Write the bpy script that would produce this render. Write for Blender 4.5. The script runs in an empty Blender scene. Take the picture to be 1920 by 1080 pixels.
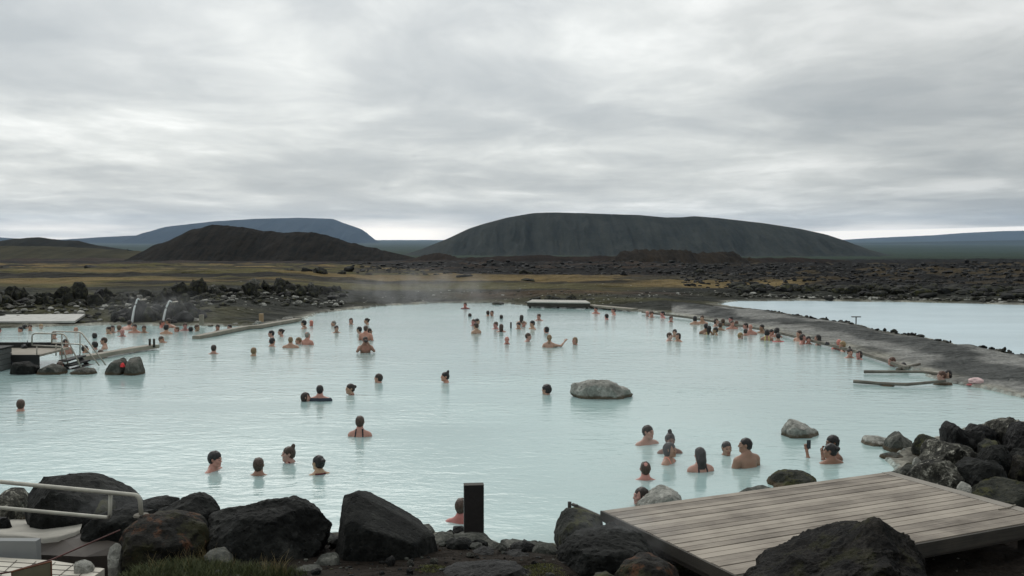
import bpy, bmesh, math, random
import numpy as np
from mathutils import Vector, Matrix, Euler, noise as mnoise

scene = bpy.context.scene
R = math.radians
COL = scene.collection

# ---------------------------------------------------------------- camera
HC = 3.7; FPX = 1867.0
PITCH = math.atan((540 - 447) / FPX)
cam_d = bpy.data.cameras.new('camera'); cam = bpy.data.objects.new('camera', cam_d)
COL.objects.link(cam); scene.camera = cam
cam.location = (0, 0, HC); cam.rotation_euler = (R(90) - PITCH, 0, 0)
cam_d.sensor_width = 36.0; cam_d.lens = FPX / 1920 * 36.0
cam_d.clip_start = 0.1; cam_d.clip_end = 200000

def ray(px, py):
    x = (px - 960) / FPX; u = (540 - py) / FPX
    c, s = math.cos(PITCH), math.sin(PITCH)
    return Vector((x, c + u * s, -s + u * c))
def G(px, py, z=0.0):                      # survey helper: picture measurement -> place on a level
    d = ray(px, py); t = (z - HC) / d.z
    return Vector((d.x * t, d.y * t, z))
def P(px, py, Y):                          # survey helper: measurement -> place at distance Y
    d = ray(px, py); t = Y / d.y
    return Vector((d.x * t, Y, HC + d.z * t))

# ---------------------------------------------------------------- light
SUN_EL, SUN_AZ = 38.0, -18.0               # azimuth from +Y toward +X
sun_d = bpy.data.lights.new('sun', 'SUN'); sun = bpy.data.objects.new('sun', sun_d); COL.objects.link(sun)
sun_d.energy = 0.8; sun_d.angle = R(45); sun_d.color = (1.0, 0.97, 0.92)
sdir = Vector((math.sin(R(SUN_AZ)) * math.cos(R(SUN_EL)), math.cos(R(SUN_AZ)) * math.cos(R(SUN_EL)), math.sin(R(SUN_EL))))
sun.rotation_euler = sdir.to_track_quat('Z', 'Y').to_euler(); sun.location = (0, 0, 60)

scene.view_settings.view_transform = 'Standard'; scene.view_settings.look = 'None'
scene.view_settings.gamma = 1.0; scene.view_settings.exposure = 0.33
try: scene.cycles.volume_bounces = 0; scene.cycles.max_bounces = 6; scene.cycles.caustics_reflective = False
except Exception: pass

class NT:
    """small node-tree writer"""
    def __init__(s, tree): s.t = tree; s.n = tree.nodes; s.n.clear()
    def __call__(s, kind, inputs=None, **props):
        nd = s.n.new(kind)
        for k, v in props.items(): setattr(nd, k, v)
        for k, v in (inputs or {}).items():
            sk = nd.inputs[k]
            if isinstance(v, bpy.types.NodeSocket): s.t.links.new(v, sk)
            elif isinstance(v, bpy.types.Node): s.t.links.new(v.outputs[0], sk)
            else:
                if sk.type == 'RGBA' and len(v) == 3: v = (*v, 1)
                sk.default_value = v
        return nd
    def math(s, op, a, b=0.0, c=None, clamp=False):
        d = {0: a, 1: b}
        if c is not None: d[2] = c
        return s('ShaderNodeMath', d, operation=op, use_clamp=clamp)
    def noise(s, vec, scale, detail=4, rough=0.55, dist=0.0):
        return s('ShaderNodeTexNoise', {'Vector': vec, 'Scale': scale, 'Detail': detail, 'Roughness': rough, 'Distortion': dist})
    def ramp(s, fac, stops):
        nd = s('ShaderNodeValToRGB', {'Fac': fac}); e = nd.color_ramp.elements
        while len(e) < len(stops): e.new(0.5)
        for el, (p, c) in zip(e, stops):
            el.position = p
            if not hasattr(c, '__len__'): c = (c, c, c)
            el.color = (*c[:3], 1)
        return nd
    def mix(s, f, a, b, blend='MIX'):
        nd = s.n.new('ShaderNodeMix'); nd.data_type = 'RGBA'; nd.blend_type = blend
        for i, v in ((0, f), (6, a), (7, b)):
            if isinstance(v, bpy.types.NodeSocket): s.t.links.new(v, nd.inputs[i])
            elif isinstance(v, bpy.types.Node): s.t.links.new(v.outputs[0], nd.inputs[i])
            else:
                if i and len(v) == 3: v = (*v, 1)
                nd.inputs[i].default_value = v
        return nd.outputs[2]

world = bpy.data.worlds.new('World'); scene.world = world; world.use_nodes = True
w = NT(world.node_tree)
tc = w('ShaderNodeTexCoord'); sep = w('ShaderNodeSeparateXYZ', {0: tc.outputs['Generated']})
zc = w.math('MAXIMUM', sep.outputs[2], 0.0)
zz = w.math('ADD', zc, 0.085)
u = w.math('DIVIDE', sep.outputs[0], zz); v = w.math('DIVIDE', sep.outputs[1], zz)
cv = w('ShaderNodeCombineXYZ', {0: u, 1: w.math('MULTIPLY', v, 0.72), 2: 0.0})
warp = w.noise(cv, 0.35, 3, 0.5)
cv2 = w('ShaderNodeVectorMath', {0: cv, 1: w('ShaderNodeVectorMath', {0: warp.outputs[1], 1: (1.6, 1.2, 0)}, operation='MULTIPLY')}, operation='ADD')
off = w('ShaderNodeVectorMath', {0: cv2, 1: (3.1, 7.4, 0)}, operation='ADD')
n1 = w.noise(off, 0.75, 5, 0.5); n2 = w.noise(off, 2.6, 6, 0.6, 0.3); n3 = w.noise(off, 0.24, 2, 0.5)
sm = w.math('ADD', w.math('MULTIPLY', n1.outputs[0], 0.5), w.math('MULTIPLY', n2.outputs[0], 0.20))
sm = w.math('ADD', sm, w.math('MULTIPLY', n3.outputs[0], 0.28))
cloud = w.ramp(sm, [(0.37, (0.34, 0.362, 0.370)), (0.46, (0.435, 0.452, 0.450)), (0.53, (0.565, 0.578, 0.562)), (0.61, (0.78, 0.785, 0.76))])
# overcast sky grows brighter toward the zenith; a bright gap low over the horizon
zen = w('ShaderNodeMapRange', {0: zc, 1: 0.0, 2: 0.9, 3: 1.0, 4: 1.45})
# brighter thin cloud where the sun stands behind it
sunv = w('ShaderNodeVectorMath', {0: tc.outputs['Generated'], 1: tuple(sdir)}, operation='DOT_PRODUCT')
glow = w('ShaderNodeMapRange', {0: sunv.outputs[1], 1: 0.55, 2: 1.0, 3: 1.0, 4: 1.3}, interpolation_type='SMOOTHSTEP')
cl = w('ShaderNodeVectorMath', {0: cloud.outputs[0]}, operation='SCALE'); w.t.links.new(w.math('MULTIPLY', zen.outputs[0], glow.outputs[0]).outputs[0], cl.inputs['Scale'])
azm = w.math('ARCTAN2', sep.outputs[0], sep.outputs[1])
hb = w('ShaderNodeMapRange', {0: zc, 1: 0.0, 2: 0.022, 3: 1.0, 4: 0.0}, interpolation_type='SMOOTHSTEP')
gapn = w.noise(w('ShaderNodeCombineXYZ', {0: azm, 1: w.math('MULTIPLY', zc, 14.0), 2: 0.4}), 5.0, 4, 0.55)
hgap = w.math('MULTIPLY', hb, w('ShaderNodeMapRange', {0: gapn.outputs[0], 1: 0.40, 2: 0.62, 3: 0.15, 4: 0.9}), clamp=True)
# the break in the cloud over the low ground between the two hills, and the clear strip far right
ga = w.math('ABSOLUTE', w.math('ADD', azm, 0.115)); gb = w('ShaderNodeMapRange', {0: ga, 1: 0.02, 2: 0.11, 3: 1.0, 4: 0.0}, interpolation_type='SMOOTHSTEP')
gc = w('ShaderNodeMapRange', {0: w.math('ADD', zc, w.math('MULTIPLY', w.math('SUBTRACT', gapn.outputs[0], 0.5), 0.022)), 1: 0.006, 2: 0.026, 3: 1.0, 4: 0.0}, interpolation_type='SMOOTHSTEP')
gd = w('ShaderNodeMapRange', {0: azm, 1: 0.22, 2: 0.30, 3: 0.0, 4: 0.85}, interpolation_type='SMOOTHSTEP'); ge = w('ShaderNodeMapRange', {0: w.math('SUBTRACT', zc, w.math('MULTIPLY', azm, 0.022)), 1: -0.0005, 2: 0.0015, 3: 1.0, 4: 0.0}, interpolation_type='SMOOTHSTEP')
hgap = w.math('MAXIMUM', hgap, w.math('MAXIMUM', w.math('MULTIPLY', gb, gc), w.math('MULTIPLY', gd, ge)), clamp=True)
lowb = w('ShaderNodeMapRange', {0: zc, 1: 0.0, 2: 0.05, 3: 1.35, 4: 1.0}); ur = w('ShaderNodeMapRange', {0: w.math('ADD', azm, w.math('MULTIPLY', zc, 0.8)), 1: 0.18, 2: 0.50, 3: 0.94, 4: 0.78}, interpolation_type='SMOOTHSTEP'); cl2 = w('ShaderNodeVectorMath', {0: cl.outputs[0]}, operation='SCALE'); w.t.links.new(w.math('MULTIPLY', lowb.outputs[0], ur.outputs[0]).outputs[0], cl2.inputs['Scale'])
c3 = w.mix(hgap, cl2.outputs[0], (1.45, 1.36, 1.24))
bgc = w('ShaderNodeBackground', {0: c3, 1: 1.0})
sky = w('ShaderNodeTexSky', sky_type='NISHITA', sun_disc=False, sun_elevation=R(SUN_EL), sun_rotation=R(SUN_AZ))
bgs = w('ShaderNodeBackground', {0: sky, 1: 0.08})
mx = w('ShaderNodeMixShader', {0: 0.93, 1: bgs, 2: bgc})
w('ShaderNodeOutputWorld', {0: mx})

# ---------------------------------------------------------------- helpers
def tag(o, label=None, cat=None, group=None, kind=None):
    if label: o['label'] = label
    if cat: o['category'] = cat
    if group: o['group'] = group
    if kind: o['kind'] = kind
    return o
def link(o, parent=None):
    COL.objects.link(o)
    if parent: o.parent = parent
    return o
def mesh_np(name, verts, faces, mats=(), smooth=True, parent=None, mi=None):
    me = bpy.data.meshes.new(name)
    verts = np.asarray(verts, np.float32); faces = np.asarray(faces, np.int32)
    k = faces.shape[1]
    me.vertices.add(len(verts)); me.vertices.foreach_set('co', verts.ravel())
    me.loops.add(faces.size); me.loops.foreach_set('vertex_index', faces.ravel())
    me.polygons.add(len(faces)); me.polygons.foreach_set('loop_start', np.arange(0, faces.size, k, dtype=np.int32))
    try: me.polygons.foreach_set('loop_total', np.full(len(faces), k, np.int32))
    except Exception: pass
    for m in mats: me.materials.append(m)
    if mi is not None: me.polygons.foreach_set('material_index', np.asarray(mi, np.int32))
    me.update(calc_edges=True); me.validate()
    me.polygons.foreach_set('use_smooth', np.full(len(me.polygons), smooth))
    o = bpy.data.objects.new(name, me); return link(o, parent)
def obj_bm(name, bm, mats, parent=None, smooth=False):
    me = bpy.data.meshes.new(name); bm.normal_update(); bm.to_mesh(me); bm.free()
    for m in (mats if isinstance(mats, (list, tuple)) else [mats]): me.materials.append(m)
    me.polygons.foreach_set('use_smooth', np.full(len(me.polygons), smooth))
    o = bpy.data.objects.new(name, me); return link(o, parent)
def empty(name, loc=(0, 0, 0), rz=0.0):
    o = bpy.data.objects.new(name, None); o.empty_display_size = 0.2; COL.objects.link(o)
    o.location = loc; o.rotation_euler = (0, 0, rz); return o

# numpy value noise (2-D / 3-D) and fbm
def _h(ix, iy, iz, s):
    n = (ix * 374761393 + iy * 668265263 + iz * 2147483647 + s * 1274126177) & 0xffffffff
    n = ((n ^ (n >> 13)) * 1274126177) & 0xffffffff
    return ((n ^ (n >> 16)) & 0xffff) / 65535.0
def vnoise(x, y, z=None, seed=0):
    x = np.asarray(x, float); y = np.asarray(y, float)
    z = np.zeros_like(x) if z is None else np.asarray(z, float)
    fx, fy, fz = np.floor(x), np.floor(y), np.floor(z)
    ix, iy, iz = fx.astype(np.int64), fy.astype(np.int64), fz.astype(np.int64)
    tx, ty, tz = x - fx, y - fy, z - fz
    sx, sy, sz = (t * t * t * (t * (t * 6 - 15) + 10) for t in (tx, ty, tz))
    r = 0
    for dx in (0, 1):
        wx = sx if dx else 1 - sx
        for dy in (0, 1):
            wy = sy if dy else 1 - sy
            for dz in (0, 1):
                wz = sz if dz else 1 - sz
                r = r + wx * wy * wz * _h(ix + dx, iy + dy, iz + dz, seed)
    return r * 2 - 1
def fbm(x, y, z=None, octv=4, seed=0, gain=0.5):
    a, f, s, t = 1.0, 1.0, 0.0, 0.0
    for i in range(octv):
        s = s + a * vnoise(np.asarray(x) * f, np.asarray(y) * f, None if z is None else np.asarray(z) * f, seed + i * 17); t += a
        a *= gain; f *= 2.03
    return s / t
def sstep(a, b, x):
    t = np.clip((x - a) / (b - a), 0, 1); return t * t * (3 - 2 * t)
def sd_poly(x, y, poly):
    """signed distance, negative inside"""
    d = np.full(x.shape, 1e18); ins = np.zeros(x.shape, bool); n = len(poly)
    for i in range(n):
        ax, ay = poly[i]; bx, by = poly[(i + 1) % n]
        ex, ey = bx - ax, by - ay; wx, wy = x - ax, y - ay
        t = np.clip((wx * ex + wy * ey) / (ex * ex + ey * ey + 1e-12), 0, 1)
        d = np.minimum(d, (wx - ex * t) ** 2 + (wy - ey * t) ** 2)
        c = ((ay > y) != (by > y)) & (x < (bx - ax) * (y - ay) / ((by - ay) if abs(by - ay) > 1e-12 else 1e-12) + ax)
        ins ^= c
    d = np.sqrt(d); return np.where(ins, -d, d)

# ---------------------------------------------------------------- materials of the setting
def new_mat(name):
    m = bpy.data.materials.new(name); m.use_nodes = True; return m, NT(m.node_tree)
def out(n, shader, disp=None): n('ShaderNodeOutputMaterial', {0: shader} if disp is None else {0: shader, 2: disp})

def mat_ground():
    m, n = new_mat('ground'); at = n('ShaderNodeVertexColor', layer_name='Col'); geo = n('ShaderNodeNewGeometry')
    pos = geo.outputs['Position']
    a = n.noise(pos, 9.0, 6, 0.7); b = n.noise(pos, 0.9, 6, 0.65); c = n.noise(pos, 0.06, 6, 0.7)
    mul = n.math('MULTIPLY', n('ShaderNodeMapRange', {0: a.outputs[0], 1: 0.3, 2: 0.7, 3: 0.55, 4: 1.5}), n('ShaderNodeMapRange', {0: b.outputs[0], 1: 0.3, 2: 0.7, 3: 0.7, 4: 1.35}))
    mul = n.math('MULTIPLY', mul, n('ShaderNodeMapRange', {0: c.outputs[0], 1: 0.3, 2: 0.7, 3: 0.72, 4: 1.3}))
    sc = n('ShaderNodeVectorMath', {0: at.outputs[0]}, operation='SCALE'); n.t.links.new(mul.outputs[0], sc.inputs['Scale'])
    # small pale stones scattered in the gravel
    vor = n('ShaderNodeTexVoronoi', {'Vector': pos, 'Scale': 2.2, 'Randomness': 1.0}, feature='F1')
    st = n.math('MULTIPLY', n.math('LESS_THAN', vor.outputs['Distance'], 0.13), n.math('GREATER_THAN', n('ShaderNodeSeparateColor', {0: vor.outputs['Color']}).outputs[0], 0.8))
    at2 = n('ShaderNodeAttribute', attribute_name='stones')
    col = n.mix(n.math('MULTIPLY', st, at2.outputs['Fac']), sc.outputs[0], (0.42, 0.41, 0.36))
    bp = n('ShaderNodeBump', {'Strength': 0.9, 'Distance': 0.05, 'Height': a.outputs[0]})
    bp2 = n('ShaderNodeBump', {'Strength': 0.7, 'Distance': 0.5, 'Height': b.outputs[0], 'Normal': bp})
    bp3 = n('ShaderNodeBump', {'Strength': 0.6, 'Distance': 8.0, 'Height': c.outputs[0], 'Normal': bp2})
    out(n, n('ShaderNodeBsdfPrincipled', {'Base Color': col, 'Roughness': 0.9, 'Normal': bp3, 'Specular IOR Level': 0.06})); return m

def mat_water(name, base, rough=0.10):
    m, n = new_mat(name); geo = n('ShaderNodeNewGeometry'); pos = geo.outputs['Position']
    st = n('ShaderNodeVectorMath', {0: pos, 1: (0.75, 1.55, 1)}, operation='MULTIPLY')
    wv = n('ShaderNodeVectorRotate', {'Vector': st, 'Angle': R(9)}, rotation_type='Z_AXIS')
    a = n.noise(wv, 2.4, 3, 0.5, 0.5); b = n.noise(wv, 7.5, 3, 0.55, 0.4); c = n.noise(wv, 0.25, 3, 0.5)
    amp = n('ShaderNodeMapRange', {0: c.outputs[0], 1: 0.35, 2: 0.65, 3: 0.5, 4: 1.15})
    h = n.math('ADD', n.math('MULTIPLY', a.outputs[0], 0.042), n.math('MULTIPLY', b.outputs[0], 0.018))
    h = n.math('MULTIPLY', h, amp)
    bp = n('ShaderNodeBump', {'Strength': 1.0, 'Distance': 0.42, 'Height': h})
    big = n.noise(pos, 0.075, 3, 0.5); cl = n.math('MULTIPLY', n('ShaderNodeMapRange', {0: c.outputs[0], 1: 0.3, 2: 0.7, 3: 0.93, 4: 1.05}), n('ShaderNodeMapRange', {0: big.outputs[0], 1: 0.35, 2: 0.65, 3: 0.84, 4: 1.06}))
    col = n('ShaderNodeVectorMath', {0: base}, operation='SCALE'); n.t.links.new(cl.outputs[0], col.inputs['Scale'])
    out(n, n('ShaderNodeBsdfPrincipled', {'Base Color': col.outputs[0], 'Roughness': rough, 'IOR': 1.38, 'Normal': bp})); return m
M_GROUND = mat_ground()
M_WATER = mat_water('milky_water', (0.385, 0.53, 0.52))
M_WATER2 = mat_water('pale_water', (0.47, 0.60, 0.65), 0.25)

# ---------------------------------------------------------------- pools
def g2(l): return [tuple(G(a, b, 0)[:2]) for a, b in l]
MAIN = g2([(-900, 850), (-500, 885), (-150, 915), (-30, 940), (60, 985), (200, 975), (330, 985), (430, 990), (620, 1003), (700, 1012), (820, 1010), (900, 1016),
           (1045, 1034), (1120, 1030), (1250, 1010), (1400, 985), (1560, 950), (1650, 905), (1690, 880), (1672, 862), (1690, 845), (1760, 822), (1810, 803), (1920, 792), (2100, 775), (2300, 765),
           (2500, 752), (2500, 740), (2200, 765), (2080, 766), (1920, 745), (1790, 718), (1750, 706), (1700, 690), (1620, 662), (1540, 642), (1470, 625), (1380, 608), (1290, 594), (1200, 584), (1110, 578),
           (985, 572), (930, 568), (800, 569), (700, 575), (600, 588), (570, 598), (520, 607), (460, 612), (400, 612), (330, 611), (200, 610), (100, 612), (0, 616), (-300, 625), (-700, 650), (-1300, 720)])
SECOND = g2([(1345, 572), (1430, 584), (1500, 594), (1600, 610), (1720, 635), (1920, 670), (2300, 740), (2900, 700), (2600, 600), (2300, 580), (1920, 572), (1700, 567), (1500, 564.5), (1380, 564.5)])

def grid_water(name, poly, mat, label, grow=0.35):
    p = np.array(poly); n = len(p)
    area = 0.5 * np.sum(p[:, 0] * np.roll(p[:, 1], -1) - np.roll(p[:, 0], -1) * p[:, 1]); sg = 1 if area > 0 else -1
    q = []
    for i in range(n):
        a, b, c = p[i - 1], p[i], p[(i + 1) % n]
        e1 = (b - a) / np.linalg.norm(b - a); e2 = (c - b) / np.linalg.norm(c - b)
        n1, n2 = np.array([e1[1], -e1[0]]) * sg, np.array([e2[1], -e2[0]]) * sg
        mm = n1 + n2; mm /= max(np.linalg.norm(mm), 1e-6); k = 1 / max(0.5, float(mm @ n1))
        q.append(b + mm * grow * k)
    bm = bmesh.new(); vs = [bm.verts.new((x, y, 0)) for x, y in q]
    f = bm.faces.new(vs)
    if f.normal.z < 0 or (f.normal_update() or f.normal.z < 0): f.normal_flip()
    bmesh.ops.triangulate(bm, faces=[f])
    o = obj_bm(name, bm, mat); tag(o, label, 'water', kind='structure'); return o
grid_water('water', MAIN, M_WATER, 'milky pale blue water of the bathing pool')
grid_water('pond_water', SECOND, M_WATER2, 'pale blue still water of the pond beyond the gravel embankment')

# ---------------------------------------------------------------- ground sheet
def land_height(x, y):
    near = np.interp(y, [0, 4.5, 7, 9, 10.5, 12, 16, 22], [2.0, 1.7, 1.00, 0.56, 0.34, 0.16, 0.12, 0.2])
    near = near - 0.28 * sstep(0.35, 1.0, x) * sstep(7.8, 9.0, y) * (1 - 0.6 * sstep(10, 13, y)) - 0.16 * sstep(-3.5, -3.9, x) * sstep(7.6, 8.4, y)
    q = x / np.maximum(y, 1.0)
    ys = [20, 34, 45, 58, 63, 75, 90, 120, 200, 400, 1000, 2500, 5000, 12000, 25000, 60000]
    lf = np.interp(y, ys, [0.3, 0.3, 0.55, 0.80, 0.86, 0.9, 0.7, 0.1, -2.2, -6.8, -18, -40, -58, -67, -40, -40])
    ce = np.interp(y, ys, [0.3, 0.3, 0.35, 0.40, 0.50, 0.40, 0.1, -0.6, -2.6, -6.8, -18, -40, -58, -67, -40, -40])
    rt = np.interp(y, ys, [0.3, 0.3, 0.30, 0.35, 0.42, 0.2, -0.1, -0.9, -3.0, -7.2, -19, -42, -60, -66, -36, -36])
    far = lf + (ce - lf) * sstep(-0.26, -0.12, q); far = far + (rt - far) * sstep(0.1, 0.25, q)
    t = sstep(20, 30, y) ; h = near * (1 - t) + far * t
    return h
def ground_z(x, y):
    x = np.asarray(x, float); y = np.asarray(y, float)
    r = np.hypot(x, y)
    h = land_height(x, y)
    amp = np.interp(y, [0, 12, 30, 60, 75, 130, 300, 1000, 4000, 30000], [0.03, 0.05, 0.04, 0.08, 0.22, 0.4, 1.2, 2.5, 6, 10])
    sc = np.interp(y, [0, 60, 130, 400, 2000, 30000], [1.0, 0.8, 0.25, 0.09, 0.02, 0.004])
    # octave noise whose wavelength follows the distance in fixed steps, so it stays continuous
    nz = 0
    for (y0, y1, s, a) in ((-10, 70, 0.9, 0.05), (50, 200, 0.30, 0.26), (58, 200, 0.11, 0.30), (140, 600, 0.12, 0.9), (160, 1200, 0.045, 0.9), (500, 4000, 0.02, 3.2), (2500, 60000, 0.003, 7.0)):
        wgt = sstep(y0, y0 * 1.4 + 8, y) * (1 - sstep(y1 * 0.75, y1 * 1.3, y))
        nz = nz + wgt * a * fbm(x * s, y * s, octv=4, seed=int(y1))
    q = x / np.maximum(y, 1.0)
    lav = np.maximum(sstep(0.17, 0.27, q) * sstep(72, 100, y), sstep(-0.14, -0.05, q) * sstep(100, 150, y)) * (1 - sstep(700, 1500, y))
    nz = nz + lav * (1.3 * np.abs(fbm(x * 0.14, y * 0.14, octv=4, seed=5)) + 0.5 * np.abs(fbm(x * 0.5, y * 0.5, octv=3, seed=8)) - 0.25) * np.interp(y, [60, 150, 300], [0.35, 0.8, 1.3])
    h = h + nz
    near = r < 140
    sd = np.full(x.shape, 50.0); sd2 = np.full(x.shape, 50.0)
    if near.any():
        wob = 0.16 * fbm(x[near] * 0.8, y[near] * 0.8, octv=3, seed=3) * np.interp(y[near], [10, 40], [0.8, 2.2])
        sd[near] = sd_poly(x[near], y[near], MAIN) + wob; sd2[near] = sd_poly(x[near], y[near], SECOND) + wob
    s = np.minimum(sd, sd2)
    rim = 0.07 + 0.03 * vnoise(x * 2, y * 2, seed=9)
    wd = np.where(y > 25, np.interp(q, [-0.3, -0.1, 0.1], [5.0, 6.5, 4.0]), 1.3)
    t = sstep(0.05, 1.0, s / wd)
    hh = np.where(s > 0, rim * (1 - t) + np.maximum(h, rim) * t if True else h, rim - 1.55 * sstep(0, 1.6, -s) - 0.12 * sstep(0, 0.12, -s))
    # away from the pools the sheet may drop below the water level
    hh = np.where(s > 20, h, hh)
    mixw = sstep(10, 20, s); hh = np.where((s > 10) & (s <= 20), hh * (1 - mixw) + h * mixw, hh)
    # crest of the embankment along the second pool
    emb = np.exp(-((sd2 - 1.1) / 0.7) ** 2) * (sd2 > 0) * (y < 50) * (0.10 + 0.10 * fbm(x * 1.2, y * 1.2, octv=3, seed=21))
    hh = hh + emb * sstep(0.0, 0.5, sd2)
    rm = sstep(-3.75, -4.25, x) * sstep(9.75, 10.05, y) * (y < 20) * (s > -1); hh = hh * (1 - rm) + np.minimum(hh, -0.32) * rm
    return hh, sd, sd2
def gz(x, y): return float(ground_z(np.array([x]), np.array([y]))[0][0])

def build_ground():
    dense = np.radians(np.linspace(-46, 46, 821)); lo = np.radians(np.linspace(-180, -46, 45)[:-1]); hi = np.radians(np.linspace(46, 180, 45)[1:-1])
    az = np.concatenate([lo, dense, hi]); r = np.concatenate([np.exp(np.linspace(math.log(3.0), math.log(8.0), 24))[:-1], np.exp(np.linspace(math.log(8.0), math.log(26000), 860))])
    A, RR = np.meshgrid(az, r); X = (RR * np.sin(A)).ravel(); Y = (RR * np.cos(A)).ravel()
    Z, sd, sd2 = ground_z(X, np.where(Y > 0, Y, 0) * 1.0 if False else Y)
    Z = np.where(Y < 0, 2.0 + 0 * Z, Z) if False else Z
    nr, na = len(r), len(az)
    i = np.arange(nr - 1)[:, None] * na; j = np.arange(na)[None, :]; j2 = (j + 1) % na
    F = np.stack([i + j, i + j2, i + na + j2, i + na + j], -1).reshape(-1, 4)[:, ::-1]
    V = np.stack([X, Y, Z], 1)
    V = np.vstack([V, [[0, 0, 2.0]]])
    o = mesh_np('ground', V, F, [M_GROUND])
    # close the little disc under the camera
    # ---- colours of the ground itself
    q = X / np.maximum(Y, 1); px = q * FPX
    def blend(c, k, t): return c * (1 - t[:, None]) + np.array(k) * t[:, None]
    gravel, dark, olive, tan, red, lava, forest, crust = ((.030, .032, .027), (.022, .022, .020), (.078, .070, .026), (.150, .108, .046), (.075, .042, .028), (.017, .016, .015), (.022, .036, .020), (.34, .33, .28))
    lava = (.009, .009, .009); dark = (.014, .0145, .0125)
    C = np.tile(np.array(gravel), (len(X), 1))
    yl = np.log(np.maximum(Y, 1))
    pat = fbm(X * 0.05, Y * 0.16, octv=5, seed=31, gain=0.6); pat2 = fbm(X * 0.12, Y * 0.35, octv=4, seed=37); pat3 = fbm(X * 0.03, Y * 0.09, octv=4, seed=41)
    s = np.minimum(sd, sd2)
    # dark moss on the banks
    C = blend(C, (.060, .058, .030), sstep(0.0, 0.4, pat2) * (s < 20) * (Y > 30) * 0.8)
    field = sstep(56, 64, Y + 5 * pat2) * (1 - sstep(np.interp(q, [-.2, -.05], [330, 92]), np.interp(q, [-.2, -.05], [460, 112]), Y + 25 * pat)) * (1 - 0.9 * sstep(0.15, 0.24, q)) * sstep(5.0, 8.5, s + 2 * pat)
    C = blend(C, dark, sstep(55, 70, Y) * (1 - field) * 0.7)
    C = blend(C, (.042, .036, .023), field * 0.9); C = blend(C, (.016, .016, .013), field * sstep(0.10, 0.25, fbm(X * .035, Y * .13, octv=5, seed=45, gain=.65)))
    C = blend(C, olive, field * sstep(-0.05, 0.16, pat) * sstep(0.30, -0.05, q) * 0.95)
    C = blend(C, tan, field * sstep(0.04, 0.22, pat3) * 0.9)
    # tan strip behind the second pool and in the middle
    strip = sstep(66, 70, Y + 2 * pat2) * (1 - sstep(80, 92, Y + 4 * pat)) * sstep(0.08, 0.16, q + 0.04 * pat) * (1 - sstep(0.27, 0.33, q + 0.05 * pat2))
    C = blend(C, (.15, .11, .048), strip)
    C = blend(C, red, sstep(0.1, 0.45, pat3) * sstep(57, 62, Y) * (1 - sstep(66, 72, Y)) * sstep(-0.12, -0.03, q) * (1 - sstep(0.15, 0.2, q)))
    farl = sstep(np.interp(q, [-.2, -.05], [330, 92]), np.interp(q, [-.2, -.05], [460, 112]), Y + 25 * pat)
    C = blend(C, lava, farl); C = blend(C, (.034, .024, .018), farl * sstep(0.0, 0.4, fbm(X * 0.01, Y * 0.02, octv=4, seed=55)) * (1 - sstep(0.1, 0.3, q)))
    lv = sstep(0.17, 0.26, q + 0.05 * pat) * sstep(64, 72, Y) * (1 - strip)
    C = blend(C, lava, lv); C = blend(C, (.060, .046, .026), lv * sstep(0.08, 0.30, fbm(X * 0.02, Y * 0.05, octv=4, seed=61)) * (Y < 500) * 0.8)
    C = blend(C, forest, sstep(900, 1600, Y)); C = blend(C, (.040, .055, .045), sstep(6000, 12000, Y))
    # embankment: gravel with paler worn tracks running along it
    e = (sd < 16) * (sd > 0) * (sd2 > 0) * (sd2 < 18) * (Y < 52) * (q > 0.16) * 1.0
    wav = fbm(X * 0.22, Y * 0.22, octv=3, seed=71)
    tr = np.sin(sd * 2.1 + wav * 4.0 + 0.4) * 0.5 + 0.5
    C = blend(C, (.080, .083, .080), e); C = blend(C, (.25, .25, .235), e * sstep(0.30, 0.85, tr + 0.25 * vnoise(X * 0.7, Y * 0.7, seed=4)) * 0.9)
    C = blend(C, (.040, .040, .036), e * (1 - sstep(0.4, 1.1, sd2)))
    # foreground soil
    fg = (Y < 20) * (s > 0) * 1.0
    C = blend(C, (.026, .021, .017), fg); C = blend(C, (.014, .013, .011), fg * sstep(0.0, 0.4, pat2))
    C = blend(C, (.062, .068, .022), fg * sstep(0.05, 0.45, fbm(X * 0.9, Y * 0.9, octv=4, seed=81)) * (np.abs(X - 0.9) < 1.2) * (Y < 12) * 0.9)
    # mineral crust at the water line
    cr = np.exp(-((s - 0.10) / np.where(Y > 25, 0.42, 0.22)) ** 2) * (0.55 + 0.45 * vnoise(X * 1.1, Y * 1.1, seed=6))
    C = blend(C, crust, np.clip(cr, 0, 1)); C = np.where((s < 0)[:, None], np.array((.33, .36, .33)), C)
    me = o.data; ca = me.color_attributes.new('Col', 'FLOAT_COLOR', 'POINT')
    buf = np.ones((len(V), 4), np.float32); buf[:-1, :3] = np.clip(C, 0, 1); ca.data.foreach_set('color', buf.ravel())
    sa = me.attributes.new('stones', 'FLOAT', 'POINT'); st = np.zeros(len(V), np.float32); st[:-1] = np.clip((s > 0.3) * (s < 14) * (Y > 30) * (1 - 0.85 * e), 0, 1); sa.data.foreach_set('value', st)
    tag(o, 'dark volcanic ground with moss, gravel and lava reaching the horizon', 'ground', kind='structure'); return o
build_ground()

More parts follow.
